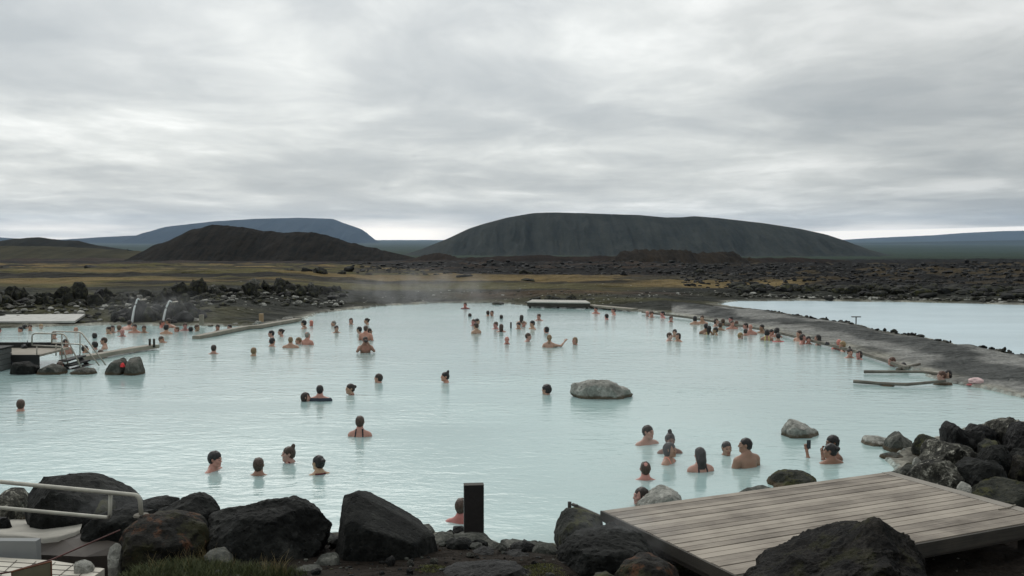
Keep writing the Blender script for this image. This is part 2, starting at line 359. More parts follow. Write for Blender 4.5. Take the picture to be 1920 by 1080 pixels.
# ---------------------------------------------------------------- hills
def mat_hill(name, col, col2, gully=0.0, scale=0.02, bump=6.0, rough=0.95):
    m, n = new_mat(name); geo = n('ShaderNodeNewGeometry'); pos = geo.outputs['Position']
    a = n.noise(pos, scale, 8, 0.68); b = n.noise(pos, scale * 9, 6, 0.7)
    f = n.math('ADD', n.math('MULTIPLY', a.outputs[0], 0.6), n.math('MULTIPLY', b.outputs[0], 0.4))
    stv = n.noise(n('ShaderNodeVectorMath', {0: pos, 1: (scale * 3.5, scale * .25, scale * .6)}, operation='MULTIPLY'), 1.0, 5, 0.65)
    f = n.math('ADD', n.math('MULTIPLY', f, 0.6), n.math('MULTIPLY', stv.outputs[0], 0.4))
    c = n.ramp(f, [(0.42, col), (0.57, col2)])
    bp = n('ShaderNodeBump', {'Strength': 0.8, 'Distance': bump, 'Height': f})
    out(n, n('ShaderNodeBsdfPrincipled', {'Base Color': c, 'Roughness': rough, 'Normal': bp, 'Specular IOR Level': 0.04})); return m

def hill(name, prof, D, depth, mat, label, gul=0.0, seed=0, rough=0.0, nx=420, ny=90, power=1.0, cat='hill', base=None):
    """ridge with the surveyed crest line, real slopes to both sides and eroded gullies"""
    px = np.array([p[0] for p in prof], float); py = np.array([p[1] for p in prof], float)
    xs = np.linspace(px[0], px[-1], nx); ys = np.interp(xs, px, py)
    k = max(3, nx // 60); ker = np.hanning(k + 2)[1:-1]; ker /= ker.sum(); ys = np.convolve(np.pad(ys, k, mode='edge'), ker, 'same')[k:-k]
    X = (xs - 960) / FPX * D; crest = HC + (447 - ys) / FPX * D
    if base is None: base = float(land_height(np.array([X.mean()]), np.array([float(D)]))[0]) - 2 - 0.003 * D
    h = np.maximum(crest - base, 0.0)
    t = np.linspace(-1, 1, ny); T, XX = np.meshgrid(t, X, indexing='ij'); H = np.broadcast_to(h, T.shape)
    hm = h.max()
    prof_t = np.clip(1 - np.abs(T), 0, 1)
    shp = np.where(T < 0, prof_t ** power, prof_t ** power)
    shp = sstep(0, 1.0, shp) * 0.45 + shp * 0.55
    edge = H * shp
    L = (X[-1] - X[0])
    g = np.abs(fbm(XX / L * 26, T * 1.3 + 3, octv=4, seed=seed + 1)) * gul * H * (1 - prof_t ** 3) * sstep(0, 0.4, prof_t)
    rr = fbm(XX / L * 40, T * 6, octv=5, seed=seed + 7, gain=0.6) * rough * hm * sstep(0, 0.15, prof_t)
    Z = base + edge - g + rr * np.clip(H / hm * 3, 0, 1)
    YY = D + T * (depth * (0.35 + 0.65 * np.sqrt(np.clip(H / hm, 0, 1))))
    # a second scallop makes the foot of the slope uneven
    YY = YY + fbm(XX / L * 9, T * 0 + 0.5, octv=3, seed=seed + 3) * depth * 0.12 * (1 - prof_t)
    V = np.stack([XX * YY / D * 0 + XX, YY, Z], -1).reshape(-1, 3)
    i = np.arange(ny - 1)[:, None] * nx; j = np.arange(nx - 1)[None, :]
    F = np.stack([i + j, i + j + 1, i + nx + j + 1, i + nx + j], -1).reshape(-1, 4)
    o = mesh_np(name, V, F, [mat]); tag(o, label, cat, kind='structure'); return o

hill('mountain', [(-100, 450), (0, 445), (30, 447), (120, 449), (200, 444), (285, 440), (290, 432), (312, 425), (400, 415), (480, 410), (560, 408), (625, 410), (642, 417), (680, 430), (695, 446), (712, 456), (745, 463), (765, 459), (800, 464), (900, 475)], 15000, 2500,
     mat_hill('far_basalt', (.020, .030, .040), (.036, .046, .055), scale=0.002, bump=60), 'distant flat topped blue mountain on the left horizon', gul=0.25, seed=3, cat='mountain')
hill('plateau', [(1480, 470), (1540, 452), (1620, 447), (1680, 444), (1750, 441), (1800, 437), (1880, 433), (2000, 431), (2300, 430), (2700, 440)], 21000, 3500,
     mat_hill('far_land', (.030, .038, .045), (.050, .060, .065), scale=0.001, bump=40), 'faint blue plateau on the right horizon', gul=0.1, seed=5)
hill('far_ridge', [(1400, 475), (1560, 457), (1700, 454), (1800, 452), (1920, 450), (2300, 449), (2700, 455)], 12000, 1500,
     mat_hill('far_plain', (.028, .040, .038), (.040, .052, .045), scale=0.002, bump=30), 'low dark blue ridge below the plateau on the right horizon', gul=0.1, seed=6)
hill('crater_hill', [(690, 492), (745, 481), (790, 467), (840, 447), (880, 428), (905, 420), (950, 408), (1000, 399), (1040, 398), (1100, 399.5), (1200, 403), (1250, 407.5), (1275, 407), (1300, 405), (1340, 408), (1430, 418), (1500, 429), (1550, 440), (1580, 450), (1620, 466), (1680, 482), (1720, 494)], 2600, 420,
     mat_hill('crater_tephra', (.020, .024, .022), (.040, .044, .038), scale=0.012, bump=10), 'broad grey green tephra crater hill behind the lava field', gul=0.30, seed=11, nx=700, ny=140)
hill('low_hill', [(-500, 470), (-200, 455), (-60, 456), (0, 452), (30, 447), (75, 444), (120, 451), (145, 450), (175, 459), (240, 468)], 1500, 160,
     mat_hill('low_hill_soil', (.011, .012, .010), (.020, .020, .015), scale=0.02, bump=3), 'low dark hill at the left edge below the far mountain', gul=0.06, seed=13, rough=0.03)
hill('mossy_slope', [(-700, 480), (-300, 466), (0, 462), (90, 461), (180, 465), (260, 471), (330, 481), (420, 492)], 900, 150,
     mat_hill('mossy_slope', (.026, .026, .016), (.050, .046, .026), scale=0.02, bump=3), 'olive mossy slope left of the dark hill', seed=15, rough=0.05)
hill('dark_hill', [(205, 500), (240, 490), (262, 476), (295, 457), (330, 446), (358, 430), (400, 421), (430, 422), (480, 430), (530, 435.5), (580, 434), (620, 443), (660, 455), (720, 469), (780, 483), (850, 494)], 700, 90,
     mat_hill('dark_scoria', (.008, .008, .007), (.022, .019, .015), scale=0.08, bump=4), 'dark brown scoria hill in front of the blue mountain', gul=0.06, seed=17, rough=0.03)
hill('scoria_mound', [(740, 494), (775, 484), (800, 477), (820, 473), (845, 478), (870, 486), (900, 494)], 620, 40,
     mat_hill('red_scoria', (.014, .011, .009), (.028, .020, .015), scale=0.08, bump=1), 'small dark mound at the foot of the dark hill', seed=19, rough=0.05, nx=160, ny=50)
hill('lava_ridge', [(840, 498), (880, 483), (950, 480), (1010, 477.5), (1060, 481), (1130, 479), (1200, 483), (1300, 481), (1420, 484), (1500, 483), (1580, 488), (1640, 498)], 520, 45,
     mat_hill('rust_lava', (.009, .008, .0075), (.024, .016, .012), scale=0.07, bump=1.5), 'low dark brown lava ridge along the foot of the crater hill', seed=21, rough=0.09, nx=300, ny=60)
hill('brown_mound', [(1120, 494), (1150, 483), (1168, 472), (1190, 467), (1240, 468), (1285, 467), (1300, 475), (1335, 472), (1372, 472), (1392, 483), (1415, 484), (1432, 500)], 430, 50,
     mat_hill('brown_lava', (.010, .009, .008), (.030, .023, .016), scale=0.08, bump=1.5), 'rough brown lava mound in front of the crater hill', seed=23, rough=0.10, nx=300, ny=60)

# ---------------------------------------------------------------- haze
def haze():
    bm = bmesh.new(); bmesh.ops.create_cube(bm, size=1.0)
    for v in bm.verts: v.co = Vector((v.co.x * 54000, v.co.y * 54000 + 0, -90 + (v.co.z + 0.5) * 700))
    m, n = new_mat('haze_air')
    n('ShaderNodeOutputMaterial', {1: n('ShaderNodeVolumePrincipled', {'Color': (0.50, 0.72, 1.0, 1), 'Density': 2.4e-5, 'Anisotropy': 0.0})})
    o = obj_bm('haze', bm, m); tag(o, 'thin blue haze over the far country', 'haze', kind='stuff')

# ================================================================ PEOPLE
def surface_nets(S, org, h):
    """S: (nx,ny,nz) signed field, negative inside -> verts, quads"""
    ins = S < 0; nx, ny, nz = S.shape
    c = np.zeros((nx - 1, ny - 1, nz - 1), np.int8)
    for dx in (0, 1):
        for dy in (0, 1):
            for dz in (0, 1): c += ins[dx:nx - 1 + dx, dy:ny - 1 + dy, dz:nz - 1 + dz]
    act = (c > 0) & (c < 8); idx = np.full(act.shape, -1, np.int64); ii = np.argwhere(act); idx[act] = np.arange(len(ii))
    acc = np.zeros((len(ii), 3)); cnt = np.zeros(len(ii)); i, j, k = ii.T
    for ax in range(3):
        for a in (0, 1):
            for b in (0, 1):
                o0 = [0, 0, 0]; o0[(ax + 1) % 3] = a; o0[(ax + 2) % 3] = b; o1 = list(o0); o1[ax] = 1
                s0 = S[i + o0[0], j + o0[1], k + o0[2]]; s1 = S[i + o1[0], j + o1[1], k + o1[2]]
                m = (s0 < 0) != (s1 < 0); t = s0[m] / (s0[m] - s1[m])
                p = np.tile(np.array(o0, float), (m.sum(), 1)); p[:, ax] += t
                acc[m] += p; cnt[m] += 1
    V = (ii + acc / cnt[:, None]) * h + org
    Q = []
    for ax in range(3):
        b, cx = (ax + 1) % 3, (ax + 2) % 3
        sl0 = [slice(None)] * 3; sl1 = [slice(None)] * 3; sl0[ax] = slice(0, -1); sl1[ax] = slice(1, None)
        s0 = ins[tuple(sl0)]; s1 = ins[tuple(sl1)]; e = np.argwhere(s0 != s1)
        e = e[(e[:, b] > 0) & (e[:, cx] > 0) & (e[:, b] < S.shape[b] - 1) & (e[:, cx] < S.shape[cx] - 1)]
        flip = s0[e[:, 0], e[:, 1], e[:, 2]]
        def at(db, dc):
            q = e.copy(); q[:, b] += db; q[:, cx] += dc; return idx[q[:, 0], q[:, 1], q[:, 2]]
        q = np.stack([at(-1, -1), at(0, -1), at(0, 0), at(-1, 0)], 1)
        q[~flip] = q[~flip][:, ::-1]; Q.append(q)
    Q = np.concatenate(Q); Q = Q[(Q >= 0).all(1)]
    return V, Q

class Field:
    """smooth union of round cones and ellipsoids on a regular grid"""
    def __init__(s): s.p = []
    def cone(s, a, b, ra, rb, k=0.02, M=None, sub=False, flat=None):
        a, b = Vector(a), Vector(b)
        if M is not None: a, b = M @ a, M @ b
        s.p.append(('c', np.array(a), np.array(b), ra, rb, k, sub))
    def ell(s, c, r, k=0.02, M=None, rot=None, sub=False):
        Mt = (M or Matrix()) @ Matrix.Translation(Vector(c)) @ (rot.to_matrix().to_4x4() if rot else Matrix())
        s.p.append(('e', np.array(Mt.inverted()), np.array(Mt.translation), np.array(r, float), max(r), k, sub))
    def bounds(s):
        lo = np.full(3, 1e9); hi = -lo
        for p in s.p:
            if p[6]: continue
            if p[0] == 'c': r = max(p[3], p[4]); a = np.minimum(p[1], p[2]) - r; b = np.maximum(p[1], p[2]) + r
            else: a = p[2] - p[4]; b = p[2] + p[4]
            lo = np.minimum(lo, a); hi = np.maximum(hi, b)
        return lo - 0.03, hi + 0.03
    def grid(s, h, lo=None, hi=None):
        l, t = s.bounds(); lo = l if lo is None else np.array(lo); hi = t if hi is None else np.array(hi)
        n = np.ceil((hi - lo) / h).astype(int) + 1
        ax = [lo[i] + np.arange(n[i]) * h for i in range(3)]; S = np.full(tuple(n), 0.2, np.float32)
        for p in s.p:
            mg = 0.05 + p[5]
            if p[0] == 'c': r = max(p[3], p[4]); a = np.minimum(p[1], p[2]) - r - mg; b = np.maximum(p[1], p[2]) + r + mg
            else: a = p[2] - p[4] - mg; b = p[2] + p[4] + mg
            sl = []
            for i in range(3):
                i0 = max(0, int((a[i] - lo[i]) / h)); i1 = min(n[i], int((b[i] - lo[i]) / h) + 2); sl.append(slice(i0, max(i0, i1)))
            sl = tuple(sl)
            if S[sl].size == 0: continue
            X = np.meshgrid(*[ax[i][sl[i]] for i in range(3)], indexing='ij'); Pn = np.stack(X, -1)
            if p[0] == 'c':
                ba = p[2] - p[1]; q = Pn - p[1]; tt = np.clip((q @ ba) / max(ba @ ba, 1e-9), 0, 1)
                d = np.linalg.norm(q - tt[..., None] * ba, axis=-1) - (p[3] + (p[4] - p[3]) * tt)
            else:
                q = Pn @ p[1][:3, :3].T + p[1][:3, 3]; k0 = np.linalg.norm(q / p[3], axis=-1); k1 = np.linalg.norm(q / p[3] ** 2, axis=-1)
                d = k0 * (k0 - 1) / np.maximum(k1, 1e-9)
            k = p[5]; cur = S[sl]
            if p[6]:
                hh = np.clip(0.5 - 0.5 * (cur + d) / k, 0, 1); S[sl] = cur * (1 - hh) - d * hh + k * hh * (1 - hh)
            else:
                hh = np.clip(0.5 + 0.5 * (d - cur) / k, 0, 1); S[sl] = d * (1 - hh) + cur * hh - k * hh * (1 - hh)
        return S, lo, ax

def mat_skin():
    m, n = new_mat('skin'); oi = n('ShaderNodeObjectInfo'); tcn = n('ShaderNodeTexCoord')
    a = n.noise(tcn.outputs['Object'], 14.0, 3, 0.5)
    c = n.mix(n('ShaderNodeMapRange', {0: a.outputs[0], 1: 0.35, 2: 0.7, 3: 0.0, 4: 0.35}), oi.outputs['Color'], n.mix(1.0, oi.outputs['Color'], (1.05, 0.82, 0.78), 'MULTIPLY'))
    out(n, n('ShaderNodeBsdfPrincipled', {'Base Color': c, 'Roughness': 0.5, 'Subsurface Weight': 0.08, 'Subsurface Radius': (0.02, 0.008, 0.005), 'Subsurface Scale': 0.5})); return m
def mat_tone(name, mul, rough=0.5):
    m, n = new_mat(name); oi = n('ShaderNodeObjectInfo')
    out(n, n('ShaderNodeBsdfPrincipled', {'Base Color': n.mix(1.0, oi.outputs['Color'], mul, 'MULTIPLY'), 'Roughness': rough})); return m
def mat_plain(name, col, rough=0.6, metal=0.0, var=0.25, scale=6.0, bump=0.0):
    m, n = new_mat(name); tcn = n('ShaderNodeTexCoord'); a = n.noise(tcn.outputs['Object'], scale, 5, 0.6)
    f = n('ShaderNodeMapRange', {0: a.outputs[0], 1: 0.3, 2: 0.7, 3: 1 - var, 4: 1 + var})
    c = n('ShaderNodeVectorMath', {0: tuple(col)}, operation='SCALE'); n.t.links.new(f.outputs[0], c.inputs['Scale'])
    d = {'Base Color': c.outputs[0], 'Roughness': rough, 'Metallic': metal}
    if bump: d['Normal'] = n('ShaderNodeBump', {'Strength': bump, 'Distance': 0.01, 'Height': a.outputs[0]})
    out(n, n('ShaderNodeBsdfPrincipled', d)); return m
M_SKIN = mat_skin(); M_LIP = mat_tone('lips', (0.75, 0.42, 0.40)); M_BROW = mat_plain('eyebrow_and_eye', (0.03, 0.02, 0.016), var=0.1)
def mat_hair():
    m, n = new_mat('hair'); oi = n('ShaderNodeObjectInfo'); tcn = n('ShaderNodeTexCoord')
    s = n('ShaderNodeVectorMath', {0: tcn.outputs['Object'], 1: (60, 60, 9)}, operation='MULTIPLY'); a = n.noise(s, 1.0, 3, 0.6)
    c = n.mix(n('ShaderNodeMapRange', {0: a.outputs[0], 1: 0.3, 2: 0.7, 3: 0.0, 4: 1.0}), n.mix(1.0, oi.outputs['Color'], (0.6, 0.6, 0.6), 'MULTIPLY'), n.mix(1.0, oi.outputs['Color'], (1.5, 1.45, 1.4), 'MULTIPLY'))
    out(n, n('ShaderNodeBsdfPrincipled', {'Base Color': c, 'Roughness': 0.5, 'Normal': n('ShaderNodeBump', {'Strength': 0.6, 'Distance': 0.006, 'Height': a.outputs[0]})})); return m
M_HAIR = mat_hair(); M_CLOTH = mat_tone('swimwear_cloth', (1, 1, 1), 0.7)

H_ST = 1.75; HEAD_C = Vector((0, -0.005, 1.632)); NECK = Vector((0, 0.035, 1.46))
def hand(f, wrist, d, up, side, curl=0.5):
    """palm, four unequal bent fingers and a thumb; d: forearm direction, up: towards the back of the hand, side: towards the thumb"""
    d, up, side = (Vector(v).normalized() for v in (d, up, side)); w = Vector(wrist)
    palm = w + d * 0.05
    f.cone(w, palm + d * 0.03, 0.024, 0.027, 0.015)
    f.cone(palm + side * 0.022, palm - side * 0.022, 0.018, 0.018, 0.012)
    for i, ln in enumerate((0.068, 0.076, 0.071, 0.056)):
        b = palm + d * 0.04 + side * (0.028 - i * 0.0185); a1 = d * math.cos(curl * 0.5) - up * math.sin(curl * 0.5); a2 = d * math.cos(curl * 1.5) - up * math.sin(curl * 1.5)
        m = b + a1 * ln * 0.55; f.cone(b - d * 0.01, m, 0.0092, 0.0085, 0.006); f.cone(m, m + a2 * ln * 0.5, 0.0085, 0.0075, 0.004)
    t0 = palm - d * 0.02 + side * 0.026; t1 = t0 + (side * 0.7 + d * 0.6).normalized() * 0.04
    f.cone(t0, t1, 0.013, 0.010, 0.008); f.cone(t1, t1 + (d + side * 0.1 - up * 0.3).normalized() * 0.03, 0.010, 0.0085, 0.004)

_bodies = {}
def body(pose='stand', female=False, yaw=0.0, nod=0.0, h=0.0085, broad=1.0):
    """ONE continuous skin mesh; returns mesh, head matrix, field grid for clothes. Faces -Y."""
    key = (pose, female, yaw, nod, broad)
    if key in _bodies: return _bodies[key]
    f = Field(); sx = (0.88 if female else 1.0) * broad
    pitch = {'swim': R(78), 'lean': R(38), 'bend': R(62)}.get(pose, 0.0)
    Tm = Matrix.Translation(NECK) @ Matrix.Rotation(pitch, 4, 'X') @ Matrix.Translation(-NECK)   # trunk swings behind the neck
    HM = Matrix.Translation(NECK) @ Matrix.Rotation(R(yaw), 4, 'Z') @ Matrix.Rotation(R(nod), 4, 'X') @ Matrix.Translation(-NECK) @ Matrix.Translation(HEAD_C)
    # --- head (local origin at its centre)
    E = lambda c, r, k=0.018, **a: f.ell(c, r, k, M=HM, **a); C = lambda a, b, ra, rb, k=0.018, **kw: f.cone(a, b, ra, rb, k, M=HM, **kw)
    E((0, .018, .032), (.075, .094, .084)); E((0, -.026, -.02), (.060, .066, .084)); E((0, -.036, -.068), (.047, .050, .042))
    C((-.008, -.074, -.097), (.008, -.074, -.097), .018, .018, .02); C((-.038, .0, -.07), (-.02, -.06, -.095), .022, .018, .02); C((.038, .0, -.07), (.02, -.06, -.095), .022, .018, .02)
    C((-.03, -.078, .026), (.03, -.078, .026), .013, .013, .012)
    C((-.045, -.06, -.02), (-.03, -.07, -.03), .018, .016, .02); C((.045, -.06, -.02), (.03, -.07, -.03), .018, .016, .02)
    for s in (-1, 1): f.ell((s * .031, -.098, .006), (.016, .012, .011), 0.012, M=HM, sub=True)
    for s in (-1, 1): f.ell((s * .031, -.079, .005), (.0125, .0125, .0115), 0.004, M=HM)
    C((0, -.086, .010), (0, -.104, -.022), .009, .012, .010); C((-.012, -.092, -.028), (.012, -.092, -.028), .009, .009, .008)
    C((-.019, -.084, -.055), (.019, -.084, -.055), .007, .007, .008); C((-.015, -.083, -.066), (.015, -.083, -.066), .008, .008, .008)
    for s in (-1, 1): f.ell((s * .076, .012, -.004), (.009, .019, .031), 0.008, M=HM, rot=Euler((0.15, s * 0.2, s * 0.35)))
    # --- neck and trunk
    f.cone(HM @ Vector((0, .022, -.05)), NECK + Vector((0, .0, -.02)), .053 if not female else .046, .062 if not female else .052, 0.03)
    E = lambda c, r, k=0.03, **a: f.ell((c[0] * sx, c[1], c[2]), (r[0] * sx, r[1], r[2]), k, M=Tm, **a)
    C = lambda a, b, ra, rb, k=0.03, **kw: f.cone((a[0] * sx, a[1], a[2]), (b[0] * sx, b[1], b[2]), ra, rb, k, M=Tm, **kw)
    E((0, 0.015, 1.26), (.165, .112, .20), .05); E((0, .01, 1.05), (.138, .098, .2), .06); E((0, .015, .92), (.165, .115, .12), .05)
    for s in (-1, 1):
        C((0, .035, 1.49), (s * .15, .025, 1.425), .050, .046, .05); C((s * .03, .03, 1.38), (s * .165, .02, 1.39), .07, .062, .05)
        C((s * .075, -.055, 1.30), (s * .10, -.05, 1.31), .05, .05, .05)
        if female: E((s * .085, -.085, 1.25), (.055, .05, .055), .03)
        E((s * .08, .085, 1.31), (.06, .03, .085), .05)
        C((s * .09, 0.01, .90), (s * .10, 0.0, .86), .085, .085, .04)
    # --- arms: poses that matter above the water
    sh = [Tm @ Vector((s * .185 * sx, .02, 1.385)) for s in (-1, 1)]
    ra = .047 if not female else .040
    fine = False
    def arm(s, el, wr, hd=True, up=(0, 0, 1), side=None, curl=0.5):
        a = sh[0 if s < 0 else 1]; el, wr = Vector(el), Vector(wr)
        f.cone(a, el, ra + .012, ra * .82, .03); f.cone(a, a.lerp(el, .35), ra + .014, ra + .004, .04); f.cone(el, wr, ra * .84, ra * .55, .02); f.cone(el.lerp(wr, .1), el.lerp(wr, .45), ra * .86, ra * .8, .02)
        dd = (wr - el).normalized(); sd_ = Vector(side) if side else Vector((-s, 0, 0))
        hand(f, wr, dd, up, sd_ - dd * sd_.dot(dd), curl)
    if pose in ('stand', 'sit'):
        for s in (-1, 1): arm(s, (s * .27 * sx, -.02, 1.12), (s * .27 * sx, -.20, .95), up=(0, -0.3, 1))
    elif pose == 'wide':
        for s in (-1, 1): arm(s, (s * .46, -.04, 1.36), (s * .66, -.14, 1.355), up=(0, 0, 1), side=(0, -1, 0))
    elif pose == 'swim':
        for s in (-1, 1): arm(s, (s * .40, -.10, 1.36), (s * .36, -.33, 1.36), up=(0, 0, 1))
    elif pose == 'reach':           # lying forward, one arm stretched to its left
        arm(1, (.38, .05, 1.41), (.62, .10, 1.43), up=(0, 0, 1), side=(0, -1, 0)); arm(-1, (-.28, -.15, 1.28), (-.2, -.36, 1.25))
    elif pose == 'lean':
        arm(1, (.40, -.10, 1.40), (.60, -.22, 1.40), up=(0, 0, 1), side=(0, -1, 0)); arm(-1, (-.3, -.2, 1.2), (-.2, -.38, 1.15))
    elif pose == 'bend':
        for s in (-1, 1): arm(s, (s * .28, -.05, 1.12), (s * .2, -.2, .95))
    elif pose == 'out':             # one arm held out sideways, raised hand
        arm(-1, (-.40, -.12, 1.36), (-.52, -.28, 1.50), up=(0, .5, 1), side=(1, 0, 0)); arm(1, (.27, -.02, 1.12), (.25, -.2, .95))
    elif pose == 'camera':
        for s in (-1, 1): arm(s, (s * .27, -.16, 1.30), (s * .085, -.26, 1.545), up=(s * .3, -.9, .3), side=(-s, 0, .2), curl=1.1)
    elif pose == 'phone':           # left arm raised high in front, holding a phone
        arm(1, (.16, -.40, 1.33), (.15, -.50, 1.53), up=(0, -.8, .2), side=(-1, 0, 0), curl=.9); arm(-1, (-.25, -.08, 1.12), (-.2, -.25, 1.0))
    elif pose == 'face':            # one hand up at the mouth
        arm(1, (.20, -.24, 1.30), (.05, -.20, 1.47), up=(0, -1, .1), side=(0, 0, 1), curl=.9); arm(-1, (-.25, -.05, 1.12), (-.2, -.2, 1.0))
    elif pose == 'rest':            # elbow up on the kerb
        arm(1, (.36, .14, 1.36), (.52, -.02, 1.38), up=(0, 0, 1), side=(0, -1, 0)); arm(-1, (-.27, -.02, 1.12), (-.22, -.2, .98))
    # --- legs
    if pose == 'sit':
        for s in (-1, 1): f.cone((s * .1, 0, .88), (s * .13, -.42, .84), .082, .055, .04); f.cone((s * .13, -.42, .84), (s * .12, -.40, .44), .055, .036, .02); f.cone((s * .12, -.40, .44), (s * .13, -.55, .41), .036, .03, .02)
        foot = 0.38
    elif pitch > R(50):
        for s in (-1, 1): f.cone(Tm @ Vector((s * .1, 0, .88)), Tm @ Vector((s * .13, -.05, .45)), .082, .055, .04); f.cone(Tm @ Vector((s * .13, -.05, .45)), Tm @ Vector((s * .12, .05, .1)), .055, .036, .02); f.cone(Tm @ Vector((s * .12, .05, .1)), Tm @ Vector((s * .12, .04, -.05)), .036, .025, .02)
        foot = None
    else:
        for s in (-1, 1):
            hip = Tm @ Vector((s * .1, 0, .88)); f.cone(hip, (s * .11, hip.y - .02, .47), .084, .054, .04); f.cone((s * .11, hip.y - .02, .47), (s * .11, hip.y + .02, .08), .054, .036, .02); f.cone((s * .11, hip.y + .03, .05), (s * .12, hip.y - .15, .035), .036, .028, .02)
        foot = 0.0
    if pose in ('camera', 'phone', 'face', 'out'): h = 0.0065
    S, lo, ax = f.grid(h); V, Q = surface_nets(S, lo, h)
    # the face: lips, eyes and brows are marks on the one body mesh
    L = (np.array(HM.inverted())[:3, :3] @ V[Q].mean(1).T).T + np.array(HM.inverted())[:3, 3]
    mi = np.zeros(len(Q), int)
    mi[(np.abs(L[:, 0]) < .023) & (L[:, 1] < -.078) & (np.abs(L[:, 2] + .0605) < .0095)] = 1
    mi[(np.abs(np.abs(L[:, 0]) - .031) < .013) & (L[:, 1] < -.07) & (np.abs(L[:, 2] - .004) < .0065)] = 2
    mi[(np.abs(np.abs(L[:, 0]) - .031) < .018) & (L[:, 1] < -.068) & (np.abs(L[:, 2] - .030) < .0052)] = 2
    base = np.array([0, 0, 0.0]); o = mesh_np('person', V, Q, [M_SKIN, M_LIP, M_BROW], mi=mi)
    me = o.data; bpy.data.objects.remove(o)
    top = (HM @ Vector((0, 0, .118))).z
    _bodies[key] = dict(me=me, HM=HM, S=S, lo=lo, ax=ax, h=h, top=top, Tm=Tm, sx=sx, suits={}); return _bodies[key]

_hairs = {}
def hair_mesh(kind):
    if kind in _hairs: return _hairs[kind]
    f = Field(); h = 0.0085
    grow = {'crop': .004, 'curly': .020, 'thick': .016, 'balding': .004}.get(kind, .009)
    f.ell((0, .021, .035), (.075 + grow, .094 + grow, .083 + grow), .01)
    f.ell((0, .045, -.015), (.062 + grow, .066 + grow, .075), .03)
    if kind == 'topbun': f.ell((0, .045, .150), (.036, .036, .040), .02); f.cone((0, .03, .10), (0, .045, .14), .03, .02, .02)
    if kind == 'highbun': f.ell((0, .085, .125), (.038, .036, .045), .015); f.cone((0, .07, .07), (0, .085, .12), .03, .02, .02)
    if kind == 'backbun': f.ell((0, .13, .045), (.042, .038, .042), .02)
    if kind == 'ponytail': f.cone((0, .10, .04), (0, .135, .0), .028, .03, .02); f.cone((0, .135, 0), (0, .145, -.17), .03, .014, .02)
    if kind in ('long', 'wetlong'):
        f.ell((0, .05, -.06), (.080, .062, .10), .03); f.cone((0, .075, -.08), (0, .085, -.25), .055, .040, .04); f.cone((-.03, .07, -.08), (-.035, .075, -.22), .04, .03, .03); f.cone((.03, .07, -.08), (.035, .075, -.22), .04, .03, .03)
    if kind == 'bob': f.ell((0, .035, -.045), (.088, .075, .085), .03)
    if kind == 'thick': f.ell((0, .02, .07), (.075, .09, .065), .02)
    if kind == 'cap': f.ell((0, .015, .04), (.084, .103, .085), .01)
    lo, hi = f.bounds(); S, lo, ax = f.grid(h); X, Y, Z = np.meshgrid(*ax, indexing='ij')
    if kind == 'curly': S = S + 0.011 * vnoise(X * 38, Y * 38, Z * 38, 3).astype(np.float32) - .003
    else: S = S + 0.0055 * vnoise(X * 48, Y * 48, Z * 20, 5).astype(np.float32)
    cut = {'balding': .022, 'crop': .030, 'cap': .030}.get(kind, .036)
    face = -Y * .80 + Z * -.60 + np.where(np.abs(X) > .052, .012, 0) - cut       # >0 is face
    if kind in ('long', 'wetlong', 'bob'): face = np.where(np.abs(X) > .045, -Y * .9 - Z * .12 - .022, -Y * .80 - Z * .60 - .036)
    if kind == 'balding': face = np.maximum(face, -1.0 * (Z > 9) + np.where((np.hypot(X, Y - .075) < .028) & (Z > .03), .02, -.05))
    S = np.maximum(S, face.astype(np.float32))
    if kind in ('crop', 'balding', 'topbun', 'highbun', 'backbun', 'ponytail', 'short', 'thick', 'curly', 'cap'):
        S = np.maximum(S, np.where(Y > .115, -1, (-.072 - Z)).astype(np.float32)) if kind != 'cap' else np.maximum(S, (-.0 - Z - .03).astype(np.float32))
        # keep the ears free
        ear = .030 - np.sqrt((np.abs(X) - .082) ** 2 * .6 + (Y - .008) ** 2 + (Z + .008) ** 2); S = np.maximum(S, ear.astype(np.float32)) if kind != 'cap' else S
    V, Q = surface_nets(np.pad(S, 1, constant_values=.1), lo - h, h); o = mesh_np('hair', V, Q, [M_HAIR]); me = o.data; bpy.data.objects.remove(o); _hairs[kind] = me; return me

